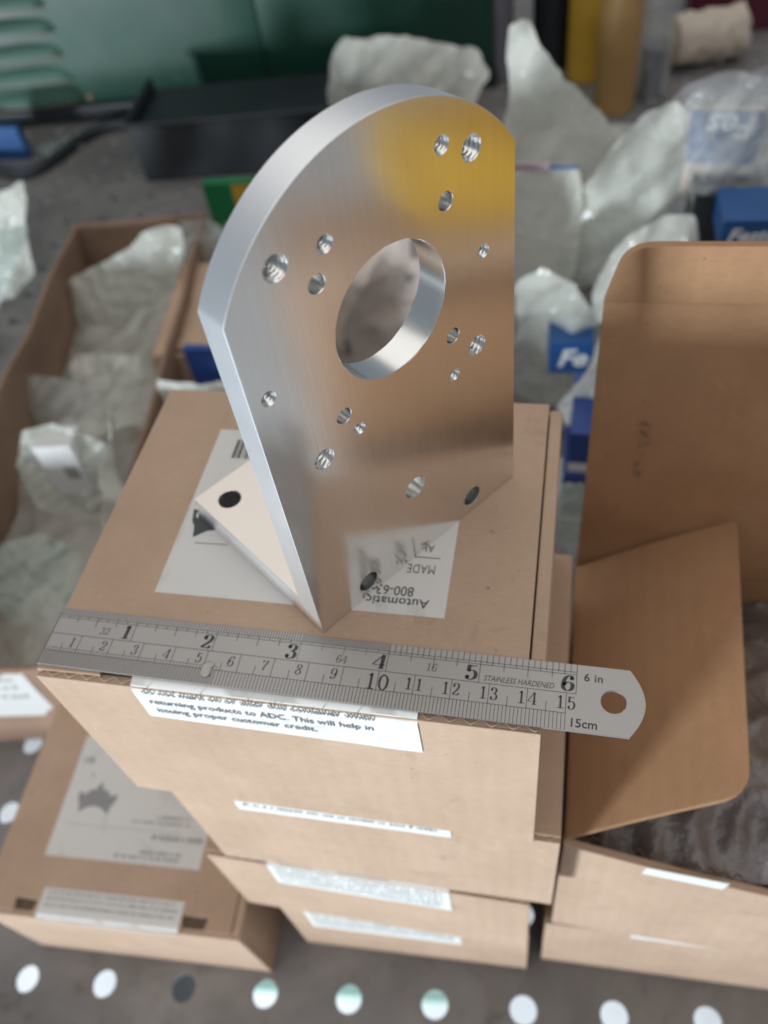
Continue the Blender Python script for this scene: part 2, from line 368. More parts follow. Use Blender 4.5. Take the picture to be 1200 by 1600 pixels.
# slab in local XZ with thickness along +Y, holes bored or threaded through it
def circ(cx, cz, r, n): return [(cx + r * math.cos(2 * math.pi * k / n), cz + r * math.sin(2 * math.pi * k / n)) for k in range(n)]
def inset(pts, d):
    out = []; n = len(pts)
    for i in range(n):
        a = Vector(pts[i - 1]); b = Vector(pts[i]); c = Vector(pts[(i + 1) % n])
        n1 = Vector((-(b - a).y, (b - a).x)).normalized(); n2 = Vector((-(c - b).y, (c - b).x)).normalized()
        nn = (n1 + n2); nn /= max(0.3, 1 + n1.dot(n2)); out.append(tuple(b + nn * d))
    return out
def pierced(outline, holes, t, c):
    """outline counter-clockwise in (x, z); holes: (cx, cz, r, pitch or 0, seg)."""
    mb = MB(); inn = inset(outline, c); loops = [inn]
    for h in holes: loops.append(circ(h[0], h[1], h[2] + (0.28 if h[3] else 0.2), h[4]))
    pts = []; faces = []
    for lp in loops:
        faces.append(list(range(len(pts), len(pts) + len(lp)))); pts += [Vector(p) for p in lp]
    edges = [(f[i], f[(i + 1) % len(f)]) for f in faces for i in range(len(f))]
    vo, eo, fo, *_ = delaunay_2d_cdt(pts, edges, [], 0, 1e-5)
    def inside(p, poly):
        r = False; j = len(poly) - 1
        for i in range(len(poly)):
            if (poly[i][1] > p.y) != (poly[j][1] > p.y) and p.x < (poly[j][0] - poly[i][0]) * (p.y - poly[i][1]) / (poly[j][1] - poly[i][1]) + poly[i][0]: r = not r
            j = i
        return r
    keep = []
    for f in fo:
        g = sum((vo[i] for i in f), Vector((0, 0))) / len(f)
        if inside(g, inn) and not any((g - Vector(h[:2])).length < (h[2] + 0.15) * 0.995 for h in holes): keep.append(f)
    mb.add([(p.x, 0, p.y) for p in vo], keep, 0); mb.add([(p.x, t, p.y) for p in vo], [f[::-1] for f in keep], 0)
    n = len(outline); rings = [[(p[0], 0, p[1]) for p in inn], [(p[0], c, p[1]) for p in outline], [(p[0], t - c, p[1]) for p in outline], [(p[0], t, p[1]) for p in inn]]
    mb.add([p for r in rings for p in r], [[k * n + i, k * n + (i + 1) % n, (k + 1) * n + (i + 1) % n, (k + 1) * n + i] for k in range(3) for i in range(n)], 1, True)
    for cx, cz, r, pitch, sg in holes:
        cc = 0.28 if pitch else 0.2; ys = [(0, r + cc), (cc, r)]
        if pitch:
            k = int((t - 2 * cc) / pitch * 6); ys += [(cc + (t - 2 * cc) * j / k, None) for j in range(1, k)]
        ys += [(t - cc, r), (t, r + cc)]
        vs = []
        for y, rr in ys:
            for q in range(sg):
                a = 2 * math.pi * q / sg
                if rr is None:
                    ph = (y / pitch - q / sg) % 1.0; rad = r + 0.10 - 0.48 * pitch * abs(2 * ph - 1)
                else: rad = rr
                vs.append((cx + rad * math.cos(a), y, cz + rad * math.sin(a)))
        mb.add(vs, [[k * sg + i, (k + 1) * sg + i, (k + 1) * sg + (i + 1) % sg, k * sg + (i + 1) % sg] for k in range(len(ys) - 1) for i in range(sg)], 2, True)
    return mb

# ================================================================== setting
SH = -325.4
SROT = 0.105
# shelf: perforated sheet, 48 mm grid, real holes
def make_shelf():
    mb = MB(); g = 48.3; r = 7.4; seg = 20; t = 3.0
    hole = [(r * math.cos(2 * math.pi * k / seg + math.pi / 4), r * math.sin(2 * math.pi * k / seg + math.pi / 4)) for k in range(seg)]
    sq = []
    for k in range(seg):
        a = 2 * math.pi * k / seg + math.pi / 4; c, s = math.cos(a), math.sin(a); q = g / 2 / max(abs(c), abs(s)); sq.append((c * q, s * q))
    nx0, nx1, ny0, ny1 = -17, 15, 0, 26
    for i in range(nx0, nx1):
        for j in range(ny0, ny1):
            ox, oy = i * g, j * g
            top = [(ox + x, oy + y, 0) for x, y in hole] + [(ox + x, oy + y, 0) for x, y in sq] + [(ox + x, oy + y, -t) for x, y in hole] + [(ox + x, oy + y, -t) for x, y in sq]
            f = []
            for k in range(seg):
                n = (k + 1) % seg
                f.append([k, seg + k, seg + n, n]); f.append([2 * seg + k, k, n, 2 * seg + n]); f.append([3 * seg + k, 2 * seg + k, 2 * seg + n, 3 * seg + n])
            mb.add(top, f)
    y0 = -g / 2; x0 = nx0 * g - g / 2; x1 = (nx1 - 1) * g + g / 2
    mb.box(x0, x1, y0 - 12, y0, -28, 0.0, 1.2)         # rolled front edge
    o = mb.build('shelf', 'shelf'); place(o, (97, -19, SH), SROT); o['kind'] = 'structure'
make_shelf()
o = MB().flat([(-5000, -5000), (5000, -5000), (5000, 5000), (-5000, 5000)], 0).build('floor', 'concrete'); place(o, (0, 0, -ZT)); o['kind'] = 'structure'
mb = MB()
mb.prism([(0, 0), (330, 0), (330, 190), (0, 190)], 0, 4, 0, 1); mb.box(0, 330, 0, 6, 4, 12, 1.5); mb.box(0, 330, 184, 190, 4, 12, 1.5); mb.box(0, 6, 6, 184, 4, 12, 1.5); mb.box(324, 330, 6, 184, 4, 12, 1.5)
tag(place(mb.build('floor_tray', 'tray'), (-235, 50, -ZT), 0.10), 'pale green plastic tray on the floor seen through the shelf holes', 'tray')

fb = thing('floor_crate', 'black crate on the floor seen dark through one shelf hole', 'crate', (-352, 0, -ZT), 0.1)
for nm, bx in (('side_wall', (0, 4, 0, 120, 0, 60)), ('side_wall', (86, 90, 0, 120, 0, 60)), ('end_wall', (4.1, 85.9, 0, 4, 0, 60)), ('end_wall', (4.1, 85.9, 116, 120, 0, 60)), ('crate_floor', (4.1, 85.9, 4.1, 115.9, 0, 4))): MB().box(*bx, 1.2).build(nm, 'black', fb)

# ================================================================== boxes
def wavy(mb, x0, x1, y0, y1, z0, z1, pitch=5.5, th=0.35):
    n = int((x1 - x0) / pitch * 8); vs = []; fs = []
    for k in range(n + 1):
        x = x0 + (x1 - x0) * k / n; y = (y0 + y1) / 2 + (y1 - y0 - th) / 2 * math.sin(2 * math.pi * (x - x0) / pitch)
        vs += [(x, y - th / 2, z0), (x, y + th / 2, z0), (x, y + th / 2, z1), (x, y - th / 2, z1)]
    for k in range(n):
        a = 4 * k; b = a + 4
        fs += [[a + 3, b + 3, b + 2, a + 2], [a, b, b + 3, a + 3], [a + 1, a + 2, b + 2, b + 1]]
    mb.add(vs, fs)
def soft_panel(x0, x1, y0, y1, z0, z1, bev, axis, bow=0.6, seed=0.0, nx=10):
    """a cardboard panel with slightly uneven faces"""
    bm = bmesh.new(); bmesh.ops.create_cube(bm, size=1.0)
    for v in bm.verts: v.co = Vector((x0 if v.co.x < 0 else x1, y0 if v.co.y < 0 else y1, z0 if v.co.z < 0 else z1))
    bmesh.ops.bevel(bm, geom=bm.edges[:], offset=bev, segments=2, profile=0.6, affect='EDGES')
    lo = Vector((x0, y0, z0)); hi = Vector((x1, y1, z1))
    for ax in range(3):
        if ax == axis: continue
        for k in range(1, nx):
            co = Vector((0, 0, 0)); co[ax] = lo[ax] + (hi[ax] - lo[ax]) * k / nx; no = Vector((0, 0, 0)); no[ax] = 1
            bmesh.ops.bisect_plane(bm, geom=bm.verts[:] + bm.edges[:] + bm.faces[:], plane_co=co, plane_no=no)
    for v in bm.verts:
        v.co[axis] += bow * noise.noise(v.co * 0.022 + Vector((seed, seed * 1.7, 3.3)))
    mb = MB(); mb.bm(bm, 0, True); return mb
def star_logo(mb, cx, cy, z, k, rot):
    P_ = [(0, 10), (2.2, 5.5), (6, 4.6), (7, 2.2), (12, 3.4), (11, -1.5), (9.6, -3.6), (8.6, -8), (4.8, -5.2), (0, -3.9), (-4.8, -5.2), (-8.6, -8), (-9.6, -3.6), (-11, -1.5), (-12, 3.4), (-7, 2.2), (-6, 4.6), (-2.2, 5.5)]
    c, s = math.cos(rot), math.sin(rot)
    mb.flat([(cx + k * (x * c - y * s), cy + k * (x * s + y * c)) for x, y in P_], z)

def closed_box(label, loc, rz, wd, dp, ht, seed, top_label=False, front=None, fcol='paper2', side_fold=True, group='closed kraft boxes stacked on the shelf'):
    t = thing('cardboard_box', label, 'box', loc, rz, group)
    k = 3.2; e = 2.4
    soft_panel(0, wd, 0.45, k, 0, ht - 1.3, 0.25, 1, 0.9, seed).build('front_panel', 'card', t)
    mb = MB(); mb.box(0.2, wd - 0.2, 0, 0.45, 0.4, ht - 0.9, 0.12); mb.build('outer_liner', 'card', t)
    mb = MB(); wavy(mb, 1.0, wd - 1.0, 0.5, e, ht - 1.4, ht - 0.75); mb.build('corrugated_edge', 'edge', t)
    soft_panel(0, wd, dp - k, dp, 0, ht - k - .1, 0.4, 1, 0.9, seed + 1).build('back_panel', 'card', t)
    soft_panel(0, k, k + .05, dp - k - .05, 0, ht - k - .1, 0.4, 0, 0.5, seed + 2).build('side_panel', 'card', t)
    soft_panel(wd - k, wd, k + .05, dp - k - .05, 0, ht - k - .1, 0.4, 0, 0.5, seed + 3).build('side_panel', 'card', t)
    MB().box(k + .1, wd - k - .1, k + .1, dp - k - .1, 0.2, k, 0.3).build('bottom_panel', 'card', t)
    # lid with two tuck slots at the front edge
    a0, a1 = 20.0 / 144 * wd, 30.3 / 144 * wd; b0, b1 = 113.2 / 144 * wd, 125.0 / 144 * wd; xr = wd - 4.6 if side_fold else wd
    out = [(0, 1.9), (a0, 2.1), (a0 - 1.2, 8.5), (a1 + 1.0, 8.5), (a1, 2.0), (b0, 2.0), (b0 - 1, 8.5), (b1 + 1.2, 8.5), (b1 - .3, 2.1), (xr, 1.9), (xr, dp), (0, dp)]
    lid = MB().prism(out, ht - k, ht, 0, 0.35).build('lid', 'card', t)
    if side_fold:
        mb = soft_panel(wd - 4.2, wd, 2.0, dp - 2.5, ht - k - .05, ht - 0.3, 1.1, 2, 0.5, seed + 4); mb.build('lid_side_fold', 'card', t)
    for p0, p1 in ((a0, a1), (b0, b1)):
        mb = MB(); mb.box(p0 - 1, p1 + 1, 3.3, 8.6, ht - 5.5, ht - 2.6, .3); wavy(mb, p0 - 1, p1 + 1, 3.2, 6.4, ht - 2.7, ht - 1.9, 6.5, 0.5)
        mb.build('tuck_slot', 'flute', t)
    if front:
        x0, x1, drop, skew = front; z = ht + 0.06
        mb = MB(); n = 24; vs = []; fs = []
        prof = [(15.0, z), (9, z), (2.6, z + .05), (0.4, z - 0.5), (-0.32, ht - 3.0), (-0.36, ht - drop * .5), (-0.40, ht - drop)]
        for i in range(n + 1):
            f = i / n
            for j, (y, zz) in enumerate(prof):
                jit = 0.25 * noise.noise(Vector((f * 6, j * 1.3, seed))) if j > 3 else 0.0
                vs.append((x0 + (x1 - x0) * f, y - max(0, jit), zz + (skew * f if j == len(prof) - 1 else 0)))
        q = len(prof)
        for i in range(n):
            for j in range(q - 1): fs.append([i * q + j, i * q + j + 1, (i + 1) * q + j + 1, (i + 1) * q + j])
        mb.add(vs, fs, 0, True); lb = mb.build('front_label', fcol, t, sharp=60)
    else: lb = None
    if front and seed not in (1.4, 6.6) and front[2] > 8:
        mb = MB(); rr = random.Random(int(seed * 10)); zz = ht - 4.2
        while zz > ht - front[2] + 2.2:
            x = front[0] + 3
            while x < front[1] - 4:
                q = rr.uniform(.5, 1.5); mb.add([(x, -.66, zz), (x + q, -.66, zz), (x + q, -.66, zz + 1.5 * rr.uniform(.6, 1)), (x, -.66, zz + 1.5)], [[0, 1, 2, 3]]); x += q + rr.choice((.4, .5, .5, 1.5))
            zz -= 4.6
        mb.build('label_print', 'ink_faint', lb)
    lt = None
    if top_label:
        mb = MB(); mb.box(26.3, 115.3, 31.1, 100.2, ht + 0.0, ht + 0.10); lt = mb.build('top_label', 'paper', t)
    return t, lb, lt, ht

# ---- the stack, bottom to top
closed_box('kraft cardboard box at the bottom of the central stack, resting on the steel shelf', (19.5, 0.5, SH), 0.045, 126, 112, 80.0, 4.1, front=(12, 92, 34, -2), side_fold=False)
closed_box('kraft box third from the top of the central stack, white label on its front edge', (3.4, 0.0, -245.4), 0.0, 141.3, 118, 80.0, 3.2, front=(28, 108, 27, -1), side_fold=False)
closed_box('kraft box directly under the top box, shifted right with a thin white label strip', (12.6, 0.6, -165.4), 0.006, 140.6, 119, 78.0, 2.3, front=(24.5, 103.5, 9.5, 0.6), side_fold=False)
b1, lb, lt, H1 = closed_box('topmost kraft box of the central stack, carrying the metal bracket and the steel ruler', (0, 0, -87.4), 0.0, 144.4, 119.6, 87.4, 1.4, top_label=True, front=(30.0, 112.2, 18.6, -2.2))

# print on the top label (reads upside down from the camera)
z = H1 + 0.16; PI = math.pi
mb = MB()
text(mb, 'Automatic', 110.2, 36.6, z, 4.1, PI, 0, 0.012, 1.05, sx=1.02)
mb.build('top_label_print', 'ink', lt); mb = MB()
text(mb, '800-63', 105.4, 40.6, z, 4.7, PI, 0, 0.006, 1.0, sx=.86)
text(mb, 'MADE', 110.6, 48.9, z, 4.7, PI, 0, -0.004, 1.06, sx=.66)
text(mb, 'AL', 109.2, 56.4, z, 3.9, PI, 0, 0.0, 1.0, sx=.8)
mb.flat([(98.2, 45.0), (98.7, 45.0), (98.7, 45.5), (98.2, 45.5)], z)
mb.build('top_label_print', 'ink', lt); mb = MB()
mb.flat([(102.9, 51.45), (111.4, 51.45), (111.4, 51.75), (102.9, 51.75)], z); mb.flat([(102.9, 51.6), (103.2, 51.6), (101.6, 58.8), (101.3, 58.8)], z + .01); mb.build('label_rule', 'ink', lt); mb = MB()
mb.flat([(32.9, 50.3), (44.0, 50.5), (44.0, 50.75), (32.9, 50.55)], z)
mb.build('top_label_print', 'ink', lt); mb = MB()
x = 34.1
for wdt, gap in ((1.0, .35), (.35, .35), (1.0, .8), (.35, .5), (.8, .35), (.35, .8), (1.0, .35), (.35, .9), (.35, .35), (.9, .4), (.35, .35), (1.0, .6), (.5, .4), (.35, .35)):
    mb.flat([(x, 87), (x + wdt, 87), (x + wdt, 95.6), (x, 95.6)], z); x += wdt + gap
mb.build('barcode', 'ink', lt)
mb = MB(); star_logo(mb, 40.2, 60.5, z, 1.0, 0.0); lg = mb.build('star_logo', 'ink', lt)
mb = MB()
for st in ([(30.6, 60.4), (30.2, 62.2), (31.6, 62.8), (32.4, 61.4), (33.6, 61.2)], [(32.0, 63.0), (33.8, 63.2), (34.6, 61.6)], [(34.6, 60.2), (35.2, 60.3)]):
    q = spline([(a, b, 0) for a, b in st], 4)
    for i in range(len(q) - 1):
        d = (q[i + 1] - q[i]).normalized(); nn = Vector((-d.y, d.x, 0)) * .28
        mb.flat([(p.x, p.y) for p in (q[i] + nn, q[i] - nn, q[i + 1] - nn, q[i + 1] + nn)], z + .06)
mb.build('logo_lines', 'white', lt)
# text on the folded front label (front face is the plane y = -0.4, x right, z up)
XF = Matrix(((1, 0, 0, 0), (0, 0, -1, -0.62), (0, 1, 0, 0), (0, 0, 0, 1)))
mb = MB()
text(mb, 'returning products to ADC. This will help in', 33.4, H1 - 9.3, 0.0, 4.35, -0.004, 0, 0.012, 1.0, sx=.845, xf=XF)
text(mb, 'issuing proper customer credit.', 34.0, H1 - 14.6, 0.0, 4.35, -0.004, 0, 0.012, 1.0, sx=.88, xf=XF)
text(mb, 'do not mark on or alter this container when', 33.0, H1 - 3.1, 0.0, 4.35, 0, 0, 0.012, 1.0, sx=.86, xf=XF)
mb.build('front_label_print', M['ink_mid'], lb)

# single box left of the stack
l1, lb2, lt2, h2 = closed_box('single low kraft box left of the stack, its white label showing a black star logo', (-141.2, -26.0, SH), 0.055, 144.4, 119, 80.2, 6.6, top_label=True, front=(33, 112, 3.0, 0), side_fold=True, fcol='paper')
mb = MB(); z = h2 + .16
star_logo(mb, 45.5, 63.5, z, 1.0, 0.0); mb.build('star_logo', 'ink_faint', lt2)
mb = MB(); random.seed(4)
for (x0, x1, y, hh) in ((84, 104, 55.4, 2.0), (70, 104, 52.4, 1.6), (84, 112, 44.2, 3.0), (80, 103, 36.4, 2.0), (66, 104, 33.6, 1.8), (30, 36, 84, 3.5), (38, 40, 76, 2.0)):
    x = x0
    while x < x1:
        q = random.uniform(0.7, 1.5); mb.flat([(x, y), (x + q, y), (x + q, y + hh * random.uniform(.6, 1)), (x, y + hh)], z); x += q + random.choice((.4, .5, .6, 1.6))
for y in (12.4, 9.4, 6.0):
    x = 36
    while x < 108:
        q = random.uniform(0.6, 1.3); mb.flat([(x, y), (x + q, y), (x + q, y + 1.3), (x, y + 1.3 * random.uniform(.6, 1))], z + .02); x += q + random.choice((.5, .6, 1.4))
mb.flat([(33, 48.6), (100, 48.6), (100, 48.85), (33, 48.85)], z)
mb.build('label_print', 'ink_faint', lt2)

# ---- right-hand pair: a closed box with an open one on top
closed_box('lower kraft box of the right-hand pair, under the open box', (153, 12.5, SH), 0.03, 144, 118, 82.0, 8.2, front=(40, 118, 6, 0), side_fold=False)
ob = thing('open_cardboard_box', 'open kraft box on the right with raised lid and dark bubble wrap inside', 'box', (155.5, 13, -243.2), 0.0)
HT = 118.0; WD = 146.0; DP = 134.0; k = 3.2
mb = MB()
top = [(0, HT), (12, HT - 5), (50, HT - 19), (80, HT - 27), (WD, HT - 29), (WD, 0), (0, 0)]
mb.prism([(p[0], p[1]) for p in top], 0, k, 0, 0.5)
mb.build('front_panel', 'card', ob, Matrix(((1, 0, 0, 0), (0, 0, 1, 0), (0, 1, 0, 0), (0, 0, 0, 1))))
mb = MB(); q = [(0.5, 3.3)]
for i in range(len(top) - 3):
    (xa, za), (xb, zb) = top[i], top[i + 1]
    mm = MB(); wavy(mm, 0, math.hypot(xb - xa, zb - za), 3.3, 6.2, -0.8, 0.0)
    an = math.atan2(zb - za, xb - xa); xf = Matrix.Translation((xa, 0, za)) @ Matrix.Rotation(-an, 4, 'Y')
    mb.add([xf @ Vector(v) for v in mm.v], mm.f)
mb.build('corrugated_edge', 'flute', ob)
soft_panel(0, k, k, DP - k, 0, HT, 0.5, 0, .6, 9.1).build('side_panel', 'card', ob)
soft_panel(WD - k, WD, k, DP - k, 0, HT, 0.5, 0, .6, 9.4).build('side_panel', 'card2', ob)
soft_panel(0, WD, DP - k, DP, 0, HT, 0.5, 1, .6, 9.6).build('back_panel', 'card2', ob)
MB().box(k, WD - k, k, DP - k, 0.2, k, .3).build('bottom_panel', 'card', ob)
MB().box(0, 31, -0.25, -0.05, 0, 8).build('front_label', 'paper2', ob, Matrix.Translation((30.5, 0, HT - 20)) @ Matrix.Rotation(0.17, 4, 'Y'))
def rounded(pts, rr, n=6):
    out = []
    for i, p in enumerate(pts):
        r = rr[i]; p = Vector(p)
        if r <= 0: out.append(tuple(p)); continue
        a = (Vector(pts[i - 1]) - p).normalized(); b = (Vector(pts[(i + 1) % len(pts)]) - p).normalized()
        for j in range(n + 1):
            t = j / n; out.append(tuple((p + a * r) * (1 - t) ** 2 + p * 2 * t * (1 - t) + (p + b * r) * t * t))
    return out
# dust flap folded half in: hinge on the left wall, free edge raised (slope .3)
fl = rounded([(0.6, 1.5), (58.4, 11.5), (62.2, 126.5), (-.5, 126.0)], [0, 9, 3, 0])
mb = MB(); mb.prism(fl, 0, 2.6, 0, 0.4)
XS = Matrix(((1, 0, 0, 0), (0, 1, 0, 0), (0.27, 0, 1, HT + 0.2), (0, 0, 0, 1)))
def curl(v):
    v = Vector(v); x = v.x / 62.0
    return Vector((v.x, v.y, v.z + 0.67 * v.x + HT + .2 + 2.0 * math.sin(math.pi * min(max(x, 0), 1))))
bmf = bmesh.new(); bvs = [bmf.verts.new(v) for v in mb.v]
for f in mb.f: bmf.faces.new([bvs[i] for i in f])
for kx in range(1, 10): bmesh.ops.bisect_plane(bmf, geom=bmf.verts[:] + bmf.edges[:] + bmf.faces[:], plane_co=(kx * 7, 0, 0), plane_no=(1, 0, 0))
for v in bmf.verts: v.co = curl(v.co)
MB().bm(bmf).build('dust_flap', 'card2', ob)
# far dust flap standing up
mb = MB(); mb.prism(rounded([(6, 0), (132, 0), (126, 76), (12, 76)], [0, 0, 8, 8]), 0, 2.6, 0, .4)
mb.build('dust_flap', 'card2', ob, Matrix(((0, 0, 1, WD - 2.8), (1, 0, 0, 0), (0, 1, 0, HT), (0, 0, 0, 1))) @ Matrix.Rotation(-0.12, 4, 'X'))
# lid standing upright behind, with its tuck flap bent forward
mb = soft_panel(0, WD, -1.3, 1.3, 0, 148, 0.5, 1, 3.5, 11.0, 14)
LX = Matrix.Translation((0, DP - 4.5, HT + .5)) @ Matrix.Rotation(-0.03, 4, 'X')
ld = mb.build('lid', 'card2', ob, LX)
mb = MB(); mb.prism(rounded([(0, 0), (WD, 0), (WD - 4, 24), (5, 24)], [0, 0, 9, 9]), 0, 2.6, 0, .4)
mb.build('tuck_flap', 'card2', ob, LX @ Matrix.Translation((0, 1.0, 148.3)) @ Matrix.Rotation(math.radians(100), 4, 'X'))
mb = MB(); random.seed(11)
for cx, cz0, cz1 in ((20, 58, 92), (36, 40, 78), (50, 44, 70), (66, 60, 84)):
    cz = cz0
    while cz < cz1:
        g = [(cx + random.uniform(-2.6, 2.6), -1.55, cz + random.uniform(0, 3.6)) for j in range(4)]
        mb.tube(spline(g, 4), 0.2, 4); cz += random.uniform(4.5, 6.5)
mb.build('pencil_marks', 'ink_pencil', ob, LX)
# dark bubble wrap filling the box
n = 56; vs = []; fs = []
for i in range(n + 1):
    for j in range(n + 1):
        fx, fy = i / n, j / n; x = 3.6 + (WD - 7.2) * fx; y = 3.6 + (DP - 7.4) * fy
        dome = (math.sin(math.pi * min(max(fx, .02), .98)) ** .5) * (math.sin(math.pi * min(max(fy, .02), .98)) ** .5)
        ntv = noise.fractal(Vector((x * .035, y * .035, 5)), 1.0, 2.1, 4); rid = abs(noise.noise(Vector((x * .06, y * .045, 9))))
        zz = HT - 24 + 9 * dome + 7 * fx * dome + 5 * ntv - 9 * rid
        vs.append((x, y, min(zz, HT + .27 * max(0, x) - 4 if x < 76 else 1e9)))
for i in range(n):
    for j in range(n): a = i * (n + 1) + j; fs.append([a, a + n + 1, a + n + 2, a + 1])
bw = MB(); bw.add(vs, fs, 0, True); ow = bw.build('bubble_wrap', 'wrap', sharp=180)
place(ow, (155.5, 13, -243.2)); tag(ow, 'crinkled dark grey bubble wrap filling the open box on the right', 'bubble wrap')

# ================================================================== bracket
AX, AY, ANG = 81.73, 22.62, math.atan2(86.229 - 22.616, 130.2956 - 81.7294)
br = thing('bracket', 'machined aluminium angle bracket with round top and bored holes, standing on the box', 'bracket', (AX, AY, 0.17), ANG)
cx, cz, Rr, wdt = 40.5, 85.8, 46.6, 80.0
a1 = math.atan2(math.sqrt(Rr ** 2 - (wdt - cx) ** 2), wdt - cx); a0 = math.atan2(math.sqrt(Rr ** 2 - cx ** 2), -cx)
outline = [(0, 0), (wdt, 0)] + [(cx + Rr * math.cos(a1 + (a0 - a1) * i / 72), cz + Rr * math.sin(a1 + (a0 - a1) * i / 72)) for i in range(73)]
holes = [(40.1, 88.6, 16.3, 0, 96)]
for u_, w_ in ((66.4, 114.8), (13.9, 114.5), (14.2, 61.7), (66.0, 62.5)): holes.append((u_, w_, 2.72, 1.3, 40))
for u_, w_ in ((58.2, 106.6), (22.2, 106.2), (22.1, 70.0), (57.8, 70.7)): holes.append((u_, w_, 2.05, 0, 32))
for u_, w_, r_ in ((58.0, 119.1, 1.75), (25.8, 113.4, 1.7), (69.1, 88.6, 1.55), (57.3, 58.3, 1.55), (4.9, 87.8, 1.6), (25.5, 63.2, 1.5)): holes.append((u_, w_, r_ + .1, 1.0, 32))
for u_, w_ in ((39.9, 29.1), (61.4, 6.3), (18.6, 5.9)): holes.append((u_, w_, 3.35, 0, 40))
TP = 8.6
pierced(outline, holes, TP, 0.12).build('vertical_plate', ['alu_face', 'alu_edge', 'alu_bore'], br, sharp=32)
# foot: bored along z -> build in (x, z) then turn it flat
ft = pierced([(0, 0), (80, 0), (80, 53.8), (0, 53.8)], [(8.0, 45.0, 3.55, 0, 40), (72.0, 45.0, 3.55, 0, 40)], 9.5, 0.2)
ft.build('foot_plate', ['alu_foot', 'alu_edge', 'alu_bore'], br, Matrix(((1, 0, 0, 0), (0, 0, 1, TP + .02), (0, -1, 0, 9.5), (0, 0, 0, 1))), sharp=32)

# ================================================================== ruler
RA = -0.0126
ru = thing('steel_ruler', 'stainless steel ruler with inch and centimetre scales along the top box front edge', 'ruler', (0.05, 13.576, 0.22), RA)
TOPY, BOTY, TK = 8.6, -10.44, 0.6
xe = 171.5; e0 = 176.5
arc = [(165.9, BOTY)] + [(165.9 + 4.0 * math.sin(math.pi * (k + .5) / 16) ** .9, BOTY + 19.04 * (k + .5) / 16) for k in range(16)] + [(165.9, TOPY)]
rout = [(0, BOTY)] + arc + [(0, TOPY)]
bmr = pierced(rout, [(161.9, -1.05, 3.1, 0, 40)], TK, 0.07)
bmr.build('blade', ['steel', 'steel', 'steel'], ru, Matrix(((1, 0, 0, 0), (0, 0, 1, 0), (0, -1, 0, TK), (0, 0, 0, 1))) @ Matrix.Identity(4), sharp=32)
zt = TK + 0.035
def tick(mb, x, y0, y1, w_=0.16): mb.add([(x - w_ / 2, y0, zt), (x + w_ / 2, y0, zt), (x + w_ / 2, y1, zt), (x - w_ / 2, y1, zt)], [[0, 1, 2, 3]])
def hline(mb, x0, x1, y, w_=0.14): mb.add([(x0, y - w_ / 2, zt), (x1, y - w_ / 2, zt), (x1, y + w_ / 2, zt), (x0, y + w_ / 2, zt)], [[0, 1, 2, 3]])
mb = MB(); IN = 25.4
for a, b, div in ((0, 3, 32), (3, 4, 64), (4, 6, 16)):
    for q in range(a * div, b * div + (1 if b == 6 else 0)):
        x = q / div * IN; fr = q % div
        if fr == 0: L = 8.6
        elif fr * 2 == div: L = 5.4
        elif fr * 4 % div == 0: L = 4.5
        elif fr * 8 % div == 0: L = 3.2
        else: L = 2.2 if div > 16 else 2.6
        tick(mb, x, TOPY - L, TOPY - 0.05, 0.17 if div < 64 else .11)
hline(mb, 0, 6 * IN, TOPY - 2.35); hline(mb, 0, 6 * IN, TOPY - 3.15); hline(mb, 0, 12.92 * 10 + 23.2, 0.0)
mb.build('inch_graduations', 'mark', ru)
mb = MB(); L0 = 4.72
hline(mb, 0, 150, BOTY + L0); hline(mb, 0, 54, BOTY + L0 + 1.05, .1)
for q in range(0, 301):
    x = q * 0.5
    if q % 2 and x > 54: continue
    tick(mb, x, BOTY + .05, BOTY + L0, 0.15 if q % 2 == 0 else .10)
    if q % 2 == 0 and x <= 54: tick(mb, x, BOTY + L0, BOTY + L0 + 1.05, .1)
for q in range(0, 31):
    x = q * 5.0
    tick(mb, x, BOTY + L0, 0 if q % 2 == 0 else BOTY + L0 + 2.7, .16)
mb.build('centimetre_graduations', 'mark', ru)
mb = MB()
for n_ in range(1, 10): numeral(mb, str(n_), n_ * 10 - 3.2 - (.3 if n_ > 5 else 0), -4.05, zt, 3.1, 0.13, 0.035, 0.10)
for n_ in range(10, 16):
    hgt = 4.6 if n_ == 10 else 3.5
    numeral(mb, str(n_)[0], n_ * 10 - hgt * .66 - .15, -1.0 - hgt, zt, hgt, 0.15, 0.04, 0.0, 0.98); numeral(mb, str(n_)[1], n_ * 10 + .35, -1.0 - hgt, zt, hgt, 0.15, 0.04, 0.0, .98)
for n_ in range(1, 7): numeral(mb, str(n_), n_ * IN - 3.9, 0.65, zt, 4.3, 0.20, 0.045, 0.05, 1.25)
for s_, x_, y_ in (('32', 14.8, 1.2), ('64', 87.2, 1.0), ('16', 112.4, 1.7)):
    for q, ch in enumerate(s_): numeral(mb, ch, x_ + q * 1.55, y_, zt, 2.3, 0.10, 0.04, .1)
mb.build('numerals', 'mark', ru)
mb = MB()
text(mb, 'STAINLESS HARDENED', 128.2, 0.75, zt, 2.35, 0, 0.28, 0, 1.0, sx=.77)
text(mb, '6 in', 154.2, 4.0, zt, 3.2, 0, 0, 0.014, 1.05)
text(mb, '15cm', 150.9, -9.2, zt, 3.3, 0, 0, 0.016, 1.0)
mb.build('lettering', 'mark', ru)
bmg = bmesh.new(); bmesh.ops.create_icosphere(bmg, subdivisions=3, radius=1)
for v in bmg.verts:
    q = noise.noise(v.co * 1.7 + Vector((4, 2, 1))); v.co = Vector((v.co.x * (2.0 + q), v.co.y * (1.7 + .8 * q) - (1.3 if v.co.y < -.5 else 0), max(0, v.co.z) * (.55 + .2 * q)))
MB().bm(bmg, 0, True).build('glue_spot', 'glue', ru, Matrix.Translation((51.5, -5.0, TK)), sharp=180)

